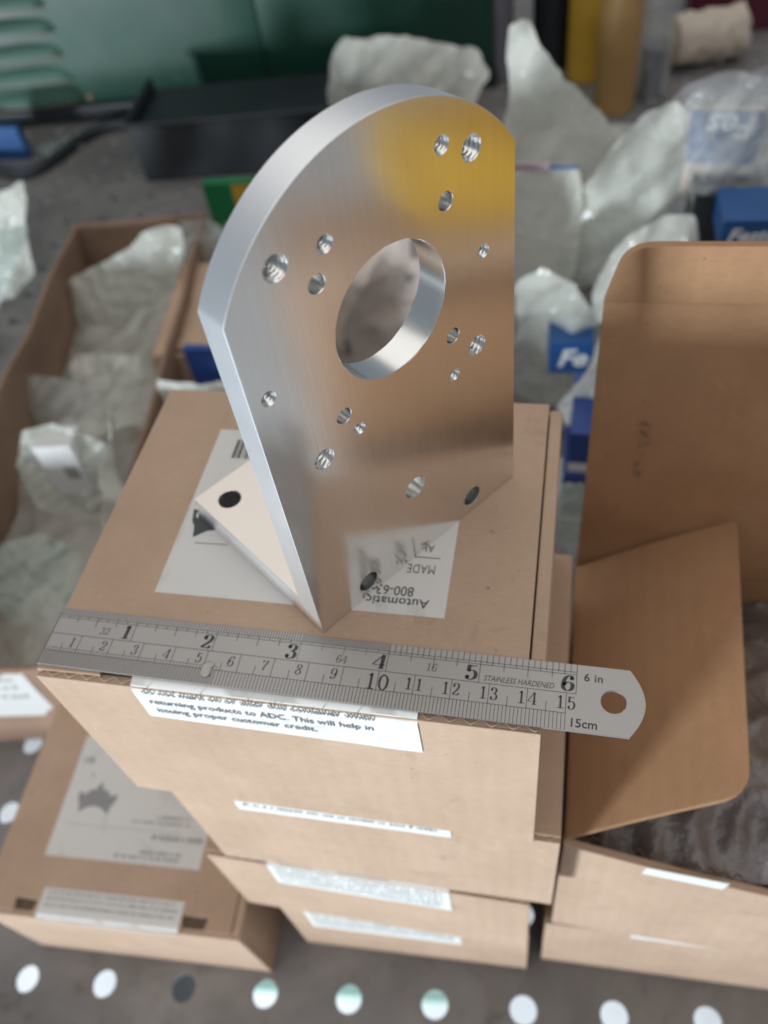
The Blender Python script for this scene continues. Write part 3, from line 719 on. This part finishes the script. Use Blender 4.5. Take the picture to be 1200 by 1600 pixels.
# ================================================================== background things
o = MB().box(-1600, 1200, 330, 3200, -3, 0, 1).build('hole_backing', 'shelf'); place(o, (97, -19, -640), SROT); o['kind'] = 'structure'  # added unseen sheet, hides the bright floor so far holes stay dark

def inpoly(x, y, poly):
    r = False; j = len(poly) - 1
    for i in range(len(poly)):
        if (poly[i][1] > y) != (poly[j][1] > y) and x < (poly[j][0] - poly[i][0]) * (y - poly[i][1]) / (poly[j][1] - poly[i][1]) + poly[i][0]: r = not r
        j = i
    return r
def bag(name, label, cat, px, P0, thick, mt, seed, nrm=(0, 1, 0), amp=1.0, group=None, fold=1.2, dens=58):
    """a crumpled bag: closed pillow with real thickness standing at P0, creased by noise"""
    n = Vector(nrm).normalized(); P0 = Vector(P0); ax = Vector((0, 0, 1)).cross(n) * -1; ax.normalize(); bx = n.cross(ax) * -1
    if bx.z < 0: bx = -bx
    pts = []
    for (a, b) in px:
        d = pix(a, b); p = CAM + d * ((P0 - CAM).dot(n) / d.dot(n)); pts.append(((p - P0).dot(ax), (p - P0).dot(bx)))
    sm = []
    for i in range(len(pts)):
        a_, b_, c_ = Vector((*pts[i - 1], 0)), Vector((*pts[i], 0)), Vector((*pts[(i + 1) % len(pts)], 0))
        l1 = b_ + (a_ - b_) * .22; l2 = b_ + (c_ - b_) * .22      # barely rounded corner, straight edges
        for t in (0, .5, 1): sm.append(l1 * (1 - t) ** 2 + b_ * 2 * t * (1 - t) + l2 * t * t)
        for t in (.2, .4, .6, .8): sm.append(l2 + ((c_ + (b_ - c_) * .22) - l2) * t)
    sc = max(max(p.x for p in sm) - min(p.x for p in sm), max(p.y for p in sm) - min(p.y for p in sm))
    bd = []
    for k, p in enumerate(sm):
        q = noise.noise_vector(Vector((p.x * .09, p.y * .09, seed))) * sc * 0.010; bd.append((p.x + q.x, p.y + q.y))
    rnd = random.Random(seed); st = sc / dens; inner = []
    x = min(p[0] for p in bd)
    while x < max(p[0] for p in bd):
        y = min(p[1] for p in bd)
        while y < max(p[1] for p in bd):
            q = (x + rnd.uniform(-.35, .35) * st, y + rnd.uniform(-.35, .35) * st)
            if inpoly(q[0], q[1], bd) and min((q[0] - b[0]) ** 2 + (q[1] - b[1]) ** 2 for b in bd) > (st * .4) ** 2: inner.append(q)
            y += st
        x += st
    nb = len(bd); pv = [Vector(p) for p in bd + inner]
    vo, eo, fo, ov, *_ = delaunay_2d_cdt(pv, [(i, (i + 1) % nb) for i in range(nb)], [], 0, 1e-4)
    fo = [f for f in fo if inpoly(sum(vo[i].x for i in f) / 3, sum(vo[i].y for i in f) / 3, bd)]
    D = sc * 0.24; F = []; Bk = []; r2 = random.Random(seed + 77)
    mx = sum(p.x for p in vo) / len(vo) / sc; my = sum(p.y for p in vo) / len(vo) / sc; LN = []
    for k in range(32):
        fa = r2.uniform(0, math.pi); LN.append((fa, mx * math.cos(fa) + my * math.sin(fa) + r2.uniform(-.45, .45), (1 if k % 2 else -1) * r2.uniform(.3, .9)))
    FO = [(fold + math.pi / 2 + r2.uniform(-.35, .35), r2.uniform(1.8, 2.8), .55), (fold + math.pi / 2 + r2.uniform(-.5, .5), r2.uniform(3.2, 4.6), .38), (fold + r2.uniform(-.4, .4), r2.uniform(1.4, 2.4), .22), (fold + math.pi / 2 + r2.uniform(-.9, .9), r2.uniform(6, 9), .16), (r2.uniform(0, 3.1), r2.uniform(7, 11), .08)]
    for p in vo:
        d = min(math.hypot(p.x - b[0], p.y - b[1]) for b in bd); k = min(d / D, 1); h = thick * math.sqrt(max(0, 1 - (1 - k) ** 2)); fade = min(1, d / (D * .4))
        q = Vector((p.x, p.y, 0)) / sc
        wq = q + noise.noise_vector(q * 2.2 + Vector((seed, 3, 1))) * 0.05; cr = 0.0
        for (fa, c0, am) in LN: cr += am * abs(wq.x * math.cos(fa) + wq.y * math.sin(fa) - c0)
        for (fa, fr, am) in FO:
            tw = (wq.x * math.cos(fa) + wq.y * math.sin(fa)) * fr + seed * .37 + fa; tw = abs(2 * (tw - math.floor(tw)) - 1)
            cr += am * (tw ** 1.3 - .45)
        cr += .13 * (.4 - abs(noise.noise(wq * 6.5 + Vector((seed, 5, 2)))) * 2) + .05 * (.4 - abs(noise.noise(wq * 13 + Vector((seed, 1, 8)))) * 2)
        sg = -1 if (CAM - P0).dot(n) < 0 else 1
        h = thick * .5 * k; base = P0 + ax * p.x + bx * p.y + n * sg * min(sc, 220) * .10 * amp * cr
        off = max(0.3, h) if d > 1e-3 else 0.0
        F.append(base + n * sg * off); Bk.append(base - n * sg * (max(0.3, h * .7) if d > 1e-3 else 0.0))
    m_ = len(vo); allv = F + Bk
    o0 = Vector((sum(v.x for v in F) / m_, sum(v.y for v in F) / m_, min(v.z for v in allv)))
    lift = max(0.0, SH + 0.5 - o0.z)
    mb = MB(); mb.add([v - o0 for v in allv], [f for f in fo] + [[m_ + i for i in f[::-1]] for f in fo], 0, True)
    o = mb.build(name, mt, sharp=22); place(o, (o0.x, o0.y, o0.z + lift))
    return tag(o, label, cat, group)

def carton(name, label, cat, p0, p1, Y, depth, mt, zbot=None, rz=0.0, group=None):
    a = atY(p0[0], p0[1], Y); b = atY(p1[0], p1[1], Y)
    z0 = min(a.z, b.z) if zbot is None else zbot; z1 = max(a.z, b.z); wd = abs(b.x - a.x)
    t = thing(name, label, cat, (min(a.x, b.x), Y, z0), rz, group)
    MB().box(0, wd, 0, depth, 0, z1 - z0, 0.8).build('carton_body', mt, t)
    return t, wd, z1 - z0
FX = Matrix(((1, 0, 0, 0), (0, 0, -1, -0.25), (0, 1, 0, 0), (0, 0, 0, 1)))
def front_text(t, s, x, z, size, mt='white', shear=.25, bold=.03, rot=0, name='lettering'):
    mb = MB(); text(mb, s, x, z, 0.0, size, rot, shear, bold, 1.0, xf=FX); mb.build(name, mt, t)
def front_patch(t, x0, x1, z0, z1, mt, name, y=-.18):
    MB().box(x0, x1, y, -.02, z0, z1).build(name, mt, t)

# green cabinet with pressed louvres
cb = thing('green_cabinet', 'dark green painted steel cabinet with louvres behind the goods on the shelf', 'cabinet', (-900, 978, SH), 0.105)
soft_panel(0, 622, 0, 3, 22, 560, 1.0, 1, 5, 21, 12).build('door_panel', 'green', cb)
soft_panel(625, 930, -2, 2, 22, 560, 1.5, 1, 4, 23, 12).build('door_panel', 'green', cb)
MB().box(0, 930, 3.5, 320, 10, 560, 2).build('carcass', 'green', cb)
MB().box(-4, 934, -14, 30, 0, 22, 3).build('plinth', 'black', cb)
for kk in range(7):
    mb = MB(); vs = []; fs = []; nn = 18
    for i in range(nn + 1):
        x = 215 + 130 * i / nn; e = math.sin(math.pi * i / nn) ** .3
        for j, (y, z) in enumerate(((-.2, 19), (-6, 15), (-11, 7), (-12, 0), (-9, -.8))): vs.append((x, y * e, 26 + kk * 31 + z * (0.35 + .65 * e)))
    for i in range(nn):
        for j in range(4): fs.append([i * 5 + j, i * 5 + j + 1, (i + 1) * 5 + j + 1, (i + 1) * 5 + j])
    mb.add(vs, fs, 0, True); lv = mb.build('louvre', 'green_pale', cb, sharp=70)
    mb = MB(); mb.tube([(217 + 126 * i / 10, -10.8 * math.sin(math.pi * (i + .2) / 10.4) ** .3, 25.6 + kk * 31) for i in range(11)], 1.3, 6); mb.build('rusty_lip', 'rust', lv)
for kk in range(3): MB().tube([(360 + 130 * kk, -3.5, 30), (360 + 130 * kk, 0, 30)], 4, 8).build('rivet', 'rust', cb)

bt = thing('black_tray', 'flat black plastic tray in front of the green cabinet', 'tray', (-398, 836, SH), 0.11)
MB().box(0, 330, 0, 4, 0, 74, 1.5).build('front_wall', 'black', bt); MB().box(0, 4, 4.1, 120, 0, 74, 1.5).build('side_wall', 'black', bt)
MB().box(326, 330, 4.1, 120, 0, 74, 1.5).build('side_wall', 'black', bt); MB().box(4.1, 325.9, 4.1, 120, 0, 64, 1).build('tray_floor', 'black', bt)
mb = MB(); mb.tube([(-2, -2, 74), (332, -2, 74)], 3.2, 8); mb.tube([(-2, -2, 74), (-2, 122, 74)], 3.2, 8); mb.build('rolled_rim', 'black', bt)

mb = MB(); q = [atZ(*p, SH + 8) for p in ((-60, 215), (-20, 255), (20, 270), (55, 265), (95, 240), (130, 214), (165, 198), (205, 192))]
base = q[3]; mb.tube(spline([p - base for p in q], 6), 7.0, 10)
tag(place(mb.build('hose', 'rubber'), base), 'black rubber hose curving below the cabinet louvres', 'hose')
t, wd, hh = carton('blue_carton', 'small blue carton by the hose at the far left', 'carton', (-40, 202), (42, 238), 900, 12, 'blue', SH)
gs = thing('perforated_strip', 'grey perforated metal strip lying by the hose', 'metal strip', atZ(66, 240, SH + .5), 0.9)
st = pierced([(0, 0), (95, 0), (95, 34), (0, 34)], [(16 + 22 * i, 17, 6, 0, 18) for i in range(4)], 2.5, .3)
st.build('strip_plate', ['alu_edge', 'alu_edge', 'alu_edge'], gs, Matrix(((1, 0, 0, 0), (0, 0, 1, -17), (0, -1, 0, 2.6), (0, 0, 0, 1))))

t, wd, hh = carton('green_carton', 'green carton with yellow corner and white sticker beside the black tray', 'carton', (314, 288), (430, 352), 690, 12, 'greencard', SH, 0.05)
front_patch(t, wd * .45, wd * .8, hh * .62, hh * .97, 'yellow', 'yellow_mark'); front_patch(t, wd * .2, wd * .62, hh * .08, hh * .42, 'whitecard', 'sticker'); front_patch(t, wd * .34, wd * .52, hh * .2, hh * .34, 'ink_faint', 'sticker_print', -.3)

# long open box at the left, full of bags
lo = thing('long_open_box', 'long open brown cardboard box full of plastic bags at the left', 'box', (-266.5, 87.8, SH), 0.15)
LW, LL, LH = 136.0, 488.0, 106.0
soft_panel(0, 3, 3.1, LL - 3.1, 0, LH, .5, 0, 6, 31, 12).build('side_panel', 'card3', lo); soft_panel(LW - 3, LW, 3.1, LL - 3.1, 0, LH, .5, 0, 5, 32, 12).build('side_panel', 'card3', lo)
soft_panel(0, LW, 0, 3, 0, LH - 4, .5, 1, 2, 33).build('front_panel', 'card3', lo); soft_panel(0, LW, LL - 3, LL, 0, LH + 2, .5, 1, 2, 34).build('back_panel', 'card3', lo)
MB().box(3.1, LW - 3.1, 3.1, LL - 3.1, .2, 3.2, .4).build('bottom_panel', 'card3', lo)
mb = MB(); mb.box(8, 98, -.3, -.05, 40, 100); fl_ = mb.build('front_label', 'whitecard', lo)
mb = MB(); random.seed(9)
for zz in (88, 78, 66):
    x = 20
    while x < 88: q = random.uniform(2, 4); mb.box(x, x + q, -.5, -.32, zz, zz + random.uniform(2.5, 4)); x += q + random.choice((1, 1.2, 3))
mb.build('label_print', 'ink_faint', fl_)
GB = 'bags inside the long open box'
bag('plastic_bag', 'crumpled greyish clear bag at the far end of the long open box', 'bag', [(104, 480), (100, 440), (140, 420), (200, 388), (230, 356), (288, 350), (296, 385), (262, 480), (238, 540), (212, 566), (150, 548), (120, 520)], (0, 500, -260), 8, 'film', 3, (0, 1, -.35), group=GB)
def film_sheet(label, x0, x1, y0, y1, zc, seed, mt, amp, name='film_sheet'):
    n1, n2 = 46, 80; rr = random.Random(seed); L2 = []
    for k in range(26):
        fa = rr.uniform(0, math.pi); c0 = rr.uniform(-.2, 1.2) * math.cos(fa) + rr.uniform(-.2, 1.2) * math.sin(fa); L2.append((fa, c0, (1 if k % 2 else -1) * rr.uniform(.5, 1.4)))
    vs = []; fs = []
    for i in range(n1 + 1):
        for j in range(n2 + 1):
            u_, v_ = i / n1, j / n2; q = Vector((u_, v_, 0)) + noise.noise_vector(Vector((u_ * 2, v_ * 3, seed))) * .06
            cr = sum(a_ * abs(q.x * math.cos(f) + q.y * math.sin(f) - c) for f, c, a_ in L2) + .5 * noise.noise(Vector((u_ * 5, v_ * 8, seed)))
            ed = 6 * noise.noise(Vector((u_ * 4, v_ * 4, seed + 9)))
            vs.append((x0 + (x1 - x0) * u_ + (ed if 0 < i < n1 else 0), y0 + (y1 - y0) * v_ + (14 * noise.noise(Vector((u_ * 3, seed, j * .1))) if j in (0, n2) else 0), zc + amp * cr))
    m0 = sum(v[2] for v in vs) / len(vs)
    vs = [(a_, b_, max(5, min(LH + 6, zc + (c_ - m0)))) for a_, b_, c_ in vs]
    for i in range(n1):
        for j in range(n2): a_ = i * (n2 + 1) + j; fs.append([a_, a_ + n2 + 1, a_ + n2 + 2, a_ + 1])
    mb = MB(); mb.add(vs, fs, 0, True); o = mb.build(name, mt, sharp=24)
    o.location = lo.location; o.rotation_euler = lo.rotation_euler
    return tag(o, label, 'plastic film')
film_sheet('crumpled milky film filling the far half of the long open box', 5, 131, 215, 478, 66, 51, 'film', 15)
film_sheet('crumpled clear film filling the near half of the long open box', 5, 131, 12, 260, 46, 52, 'film', 14)
bag('plastic_bag', 'bright crumpled bag lump in the middle of the long open box', 'bag', [(106, 572), (112, 556), (150, 553), (190, 550), (226, 552), (233, 575), (222, 612), (200, 650), (150, 648), (118, 620)], (0, 400, -270), 8, 'film_p', 5, (0, 1, -.5), group=GB)
bag('plastic_bag', 'greyish loose bag sheet spread along the left wall of the long open box', 'bag', [(2, 610), (40, 585), (110, 590), (180, 640), (210, 690), (170, 720), (110, 715), (70, 680), (20, 650)], (0, 340, -285), 6, 'film_c', 6, (0, 1, -.8), group=GB)
t, wd, hh = carton('white_carton', 'small white carton lying in a clear bag in the long open box', 'carton', (48, 700), (150, 778), 262, 22, 'whitecard', None, 0.12)
front_patch(t, wd * .5, wd * .86, hh * .35, hh * .6, 'ink_faint', 'carton_print')
bag('plastic_bag', 'clear bag wrapped around the small white carton in the long open box', 'bag', [(30, 720), (40, 665), (80, 660), (165, 690), (172, 730), (150, 800), (120, 820), (50, 800)], (0, 250, -275), 7, 'film', 7, (0, 1, -.4), group=GB)
bag('plastic_bag', 'pale flat bag at the near end of the long open box', 'bag', [(6, 850), (60, 830), (110, 860), (125, 930), (95, 985), (20, 975), (-20, 920)], (0, 170, -295), 5, 'film_g', 8, (0, 1, -1.5), group=GB)
bag('paper_sheet', 'cream paper sheet stuck upright along the right wall of the long open box', 'paper', [(224, 632), (206, 645), (168, 722), (131, 782), (140, 830), (150, 880), (138, 960), (150, 968), (176, 900), (190, 840), (208, 740)], (-128, 110, -220), 2.0, 'cream', 9, (math.cos(.15), math.sin(.15), 0), .6)
bag('plastic_bag', 'pale green pointed bag corner at the left edge behind the long box', 'bag', [(-20, 340), (10, 330), (44, 306), (52, 350), (60, 395), (72, 440), (40, 470), (-20, 480)], (0, 600, -300), 12, 'film_p', 10)
bag('plastic_bag', 'greenish translucent bag left of the long open box', 'bag', [(-30, 440), (30, 432), (78, 440), (66, 480), (30, 560), (0, 625), (-40, 640)], (0, 470, -300), 14, 'film_g', 12)

# brown box and blue carton half hidden left of the bracket
closed_box('dull brown cardboard box half hidden behind the bracket, right of the long box', (-196, 400, SH), 0.13, 128, 130, 92, 14.1, side_fold=False, group=None)
t, wd, hh = carton('blue_carton', 'blue carton lying behind the stack at the bracket left edge', 'carton', (284, 545), (372, 592), 372, 6, 'blue2', SH)
bag('plastic_bag', 'thin clear bag corner poking out left of the bracket', 'bag', [(272, 350), (300, 345), (345, 352), (372, 380), (350, 430), (322, 455), (300, 400)], (0, 545, -270), 7, 'film_c', 15)
bag('plastic_bag', 'white bag edge peeking over the back of the top box', 'bag', [(236, 604), (262, 597), (330, 596), (420, 592), (440, 640), (380, 690), (255, 690)], (0, 300, -260), 10, 'film_p', 16)
pb = bag('printed_bag', 'pinkish grey printed bag seen through the big hole of the bracket', 'bag', [(450, 400), (520, 345), (600, 330), (720, 335), (790, 420), (800, 560), (760, 640), (640, 650), (520, 640), (455, 560)], (0, 420, -280), 16, 'printed', 17)

# pile of bags and cartons at the right
GR = 'plastic bags piled on the right of the shelf'
bag('plastic_bag', 'pale greenish bag behind the round top of the bracket', 'bag', [(505, 180), (508, 140), (516, 110), (530, 88), (600, 88), (690, 92), (742, 105), (768, 130), (745, 160), (740, 240), (640, 275), (540, 270)], (0, 860, -320), 18, 'film_p', 20, group=GR)
bag('plastic_bag', 'tall pointed milky bag standing upright right of the bracket', 'bag', [(793, 60), (800, 26), (818, 14), (838, 40), (866, 92), (902, 138), (945, 170), (958, 192), (935, 235), (920, 330), (925, 430), (870, 448), (800, 445), (770, 330), (782, 240), (790, 180), (798, 130)], (0, 600, -310), 20, 'film_p', 21, group=GR)
zb = bag('zip_bag', 'flat milky zip bag with a pink seal right beside the bracket edge', 'bag', [(785, 262), (906, 250), (912, 330), (898, 430), (880, 480), (785, 490)], (0, 500, -300), 5, 'film_p', 41, amp=.5)
p0_, p1_ = atY(792, 262, 490), atY(904, 250, 490)
mb = MB(); mb.box(0, (p1_ - p0_).x * .6, -1.0, 1.0, -2, 4, .6); ozs = mb.build('seal_strip', M['pinkseal']); ozs.parent = zb; ozs.location = ((p0_.x) * S - zb.location.x, 489 * S - zb.location.y, (p0_.z + ZT) * S - zb.location.z)
mb = MB(); mb.box((p1_ - p0_).x * .6, (p1_ - p0_).x, -1.0, 1.0, -1, 1.2, .5); ozs = mb.build('blue_seal', 'blue'); ozs.parent = zb; ozs.location = ((p0_.x) * S - zb.location.x, 489 * S - zb.location.y, (p0_.z + ZT) * S - zb.location.z)
bag('plastic_bag', 'broad grey bag at the back of the pile under the yellow canister', 'bag', [(780, 250), (860, 215), (960, 200), (1040, 190), (1120, 230), (1130, 330), (1080, 420), (900, 430), (790, 400)], (0, 650, -320), 14, 'film_p', 42, group=GR)
bag('plastic_bag', 'lilac grey bag with a printed carton inside at the right edge', 'bag', [(960, 230), (1000, 178), (1050, 158), (1090, 140), (1140, 121), (1200, 116), (1260, 130), (1260, 420), (1150, 480), (1000, 470), (960, 380)], (0, 560, -320), 20, 'film_l', 22, group=GR)
bag('plastic_bag', 'milky bag leaning in front of the lilac bag', 'bag', [(905, 300), (935, 235), (970, 185), (1010, 165), (1055, 160), (1088, 190), (1085, 260), (1060, 320), (990, 400), (940, 470), (890, 440), (880, 370)], (0, 510, -300), 16, 'film', 23, group=GR)
t, wd, hh = carton('blue_carton', 'blue and white printed carton under the film of the lilac bag', 'carton', (1084, 172), (1166, 302), 492, 9, 'pinkcard', None, -0.1)
front_patch(t, 0, wd, hh * .40, hh, 'blue', 'blue_print')
front_text(t, 'Fes', wd * .92, hh * .96, hh * .38, 'white', .2, .02, math.pi)
bag('plastic_bag', 'clear film lying over the printed carton at the right edge', 'bag', [(1062, 180), (1100, 140), (1180, 128), (1260, 140), (1260, 320), (1180, 310), (1080, 318)], (0, 474, -180), 4, 'film_c', 43, group=GR)
t, wd, hh = carton('black_block', 'black plastic block between the printed carton and the lid', 'block', (1086, 306), (1176, 384), 462, 40, 'rubber')
t, wd, hh = carton('blue_carton', 'blue carton with white lettering peeking over the upright lid', 'carton', (1131, 345), (1225, 392), 420, 40, 'blue', None, .02)
front_text(t, 'Festo', wd * .1, hh * .3, hh * .62)
front_patch(t, wd * .3, wd, 0.3, hh * .13, 'white', 'white_stripe')
bag('plastic_bag', 'milky bag with a bright crease just behind the top of the upright lid', 'bag', [(925, 440), (955, 375), (990, 345), (1040, 333), (1088, 336), (1092, 390), (1080, 460), (990, 520), (930, 510)], (0, 440, -280), 18, 'film_p', 24, group=GR)
bag('plastic_bag', 'grey milky bag filling the gap right of the bracket edge', 'bag', [(795, 470), (810, 425), (850, 398), (900, 420), (930, 470), (945, 520), (930, 570), (900, 605), (850, 640), (800, 640), (790, 560)], (0, 450, -300), 12, 'film', 25, group=GR)
t, wd, hh = carton('blue_carton', 'blue carton with a white letter beside the bracket edge', 'carton', (859, 536), (925, 586), 415, 30, 'blue', None, 0.08)
front_text(t, 'Fe', wd * .18, hh * .25, hh * .75)
bag('plastic_bag', 'white bag draped between the top box and the upright lid', 'bag', [(868, 640), (880, 622), (905, 600), (922, 570), (940, 520), (965, 500), (975, 600), (960, 690), (905, 700), (882, 690)], (0, 330, -250), 12, 'film_p', 26, group=GR)
sk = [(SH, SH + 46, 'whitecard', 'white carton at the bottom of the small pile in the gap beside the lid'), (SH + 46.6, SH + 90, 'blue2', 'blue carton with white lettering line in the gap beside the lid'), (SH + 90.8, SH + 128, 'blue2', 'deep blue carton on top of the small pile beside the lid')]
for kk, (z0, z1, mt, lab) in enumerate(sk):
    t = thing('gap_carton', lab, 'carton', (146 + kk * 2, 292 + kk * 3, z0), 0.05 - kk * .04)
    MB().box(0, 90, 0, 60, 0, z1 - z0, .8).build('carton_body', mt, t)
    if kk == 1: front_patch(t, 0.4, 89, 16, 24, 'whitecard', 'white_band'); front_text(t, 'nents nents', 3, 17.4, 8, 'ink_faint', 0, 0)
    if kk == 2: front_patch(t, 0.4, 89, 0.4, 9, 'white', 'white_band')
bag('plastic_bag', 'pale clear bag hanging low in the gap between stack and lid', 'bag', [(868, 790), (880, 765), (905, 770), (925, 790), (925, 850), (905, 885), (880, 870)], (0, 200, -300), 6, 'film_g', 28, group=GR)

def vcyl(name, label, cat, px, r, h, mt, top=None, rz=0):
    p = atZ(*px, SH); t = thing(name, label, cat, (p.x, p.y, SH), rz)
    prof = top or [(r, 0), (r, h)]
    mb = MB(); sg = 28; vs = []; fs = []
    pr = [(0.01, 0), (r * .96, 0), (r, 3)] + prof[0:] + [(0.01, prof[-1][1])]
    for (rr, z) in pr:
        for q in range(sg): vs.append((rr * math.cos(2 * math.pi * q / sg), rr * math.sin(2 * math.pi * q / sg), z))
    for i in range(len(pr) - 1):
        for q in range(sg): fs.append([i * sg + q, i * sg + (q + 1) % sg, (i + 1) * sg + (q + 1) % sg, (i + 1) * sg + q])
    mb.add(vs, fs, 0, True); mb.build('body', mt, t, sharp=40); return t
vcyl('grey_tube', 'grey upright tube at the end of the cabinet', 'tube', (783, 120), 17, 260, 'greytube')
vcyl('black_canister', 'black upright canister beside the tall pointed bag', 'canister', (862, 100), 27, 260, 'black', [(27, 8), (27, 200), (20, 225), (20, 260)])
vcyl('yellow_canister', 'yellow plastic canister at the back of the shelf', 'canister', (915, 118), 26, 270, 'yellow', [(26, 8), (26, 200), (22, 230), (22, 270)])
vcyl('amber_bottle', 'amber bottle in front of the yellow canister', 'bottle', (958, 168), 25, 230, 'amber', [(25, 6), (25, 120), (12, 150), (12, 230)])
t = vcyl('clear_tube', 'clear plastic tube standing at the back right', 'tube', (1014, 150), 21, 170, 'film_c')
MB().tube([(0, 0, 4), (0, 0, 60)], 13, 14).build('tube_contents', 'greytube', t)
MB().tube([(0, 0, 168), (0, 0, 182)], 22, 20).build('cap', 'whitecard', t)
a = atZ(1040, 66, SH + 32); b = atZ(1168, 46, SH + 32)
dv = b - a; ux = dv.normalized(); uy = ux.cross(Vector((0, 0, 1))).normalized(); uz = uy.cross(ux) * -1; vs = []; fs = []; sg = 40; nn = 36
for i in range(nn + 1):
    f = i / nn; rr = 31 * min(1, (math.sin(math.pi * min(max(f, .015), .985)) * 4) ** .5)
    for q in range(sg):
        an = 2 * math.pi * q / sg; w_ = noise.noise(Vector((f * 9, math.cos(an) * 1.2, math.sin(an) * 1.2))); w2 = abs(noise.noise(Vector((f * 5 + an, an * 2, 3))))
        r_ = rr * (1 + .13 * w_ - .16 * w2); vs.append(ux * (dv.length * f + 4 * w_) + uy * r_ * math.cos(an) + uz * r_ * math.sin(an))
for i in range(nn):
    for q in range(sg): fs.append([i * sg + q, i * sg + (q + 1) % sg, (i + 1) * sg + (q + 1) % sg, (i + 1) * sg + q])
mb = MB(); mb.add(vs, fs, 0, True); mb.add(vs[:sg], [list(range(sg))]); mb.add(vs[-sg:], [list(range(sg))])
tag(place(mb.build('wrapped_bundle', 'beige', sharp=35), a), 'beige wrinkled wrapped bundle lying at the back right of the shelf', 'bundle')
t, wd, hh = carton('maroon_carton', 'dark maroon carton at the top right corner', 'carton', (1085, -40), (1260, 52), 1205, 70, 'maroon', SH)
# beyond the right edge of the picture, mirrored in the polished plate
closed_box('tall kraft box right of the open box, mirrored brown in the polished plate', (311, 1, SH), 0.02, 56, 150, 296, 17.7, side_fold=False, group=None)
yt = thing('yellow_bag', 'yellow plastic bag on the tall kraft box, mirrored in the upper half of the plate', 'bag', (312, 60, SH + 296.5), 0.02)
bmy = bmesh.new(); bmesh.ops.create_icosphere(bmy, subdivisions=5, radius=1)
for v in bmy.verts:
    q = v.co.copy(); e = Vector([math.copysign(abs(c) ** .42, c) for c in q]); nz = noise.fractal(q * 1.8, 1.0, 2.0, 4)
    v.co = Vector((28 + e.x * (22 + 7 * nz), 46 + e.y * (44 + 7 * nz), max(0, 26 + e.z * (25 + 6 * nz))))
    v.co.y -= 0.40 * (v.co.z - 26)
MB().bm(bmy, 0, True).build('bag_body', 'yellow', yt, sharp=60)
MB().tube(spline([(28, 50, 44), (27, 56, 58), (32, 60, 70), (36, 66, 76)], 5), [10, 8, 7, 6, 5, 5, 5, 6, 7, 8, 9, 10, 11, 12, 13, 14], 14).build('tied_neck', 'yellow', yt)
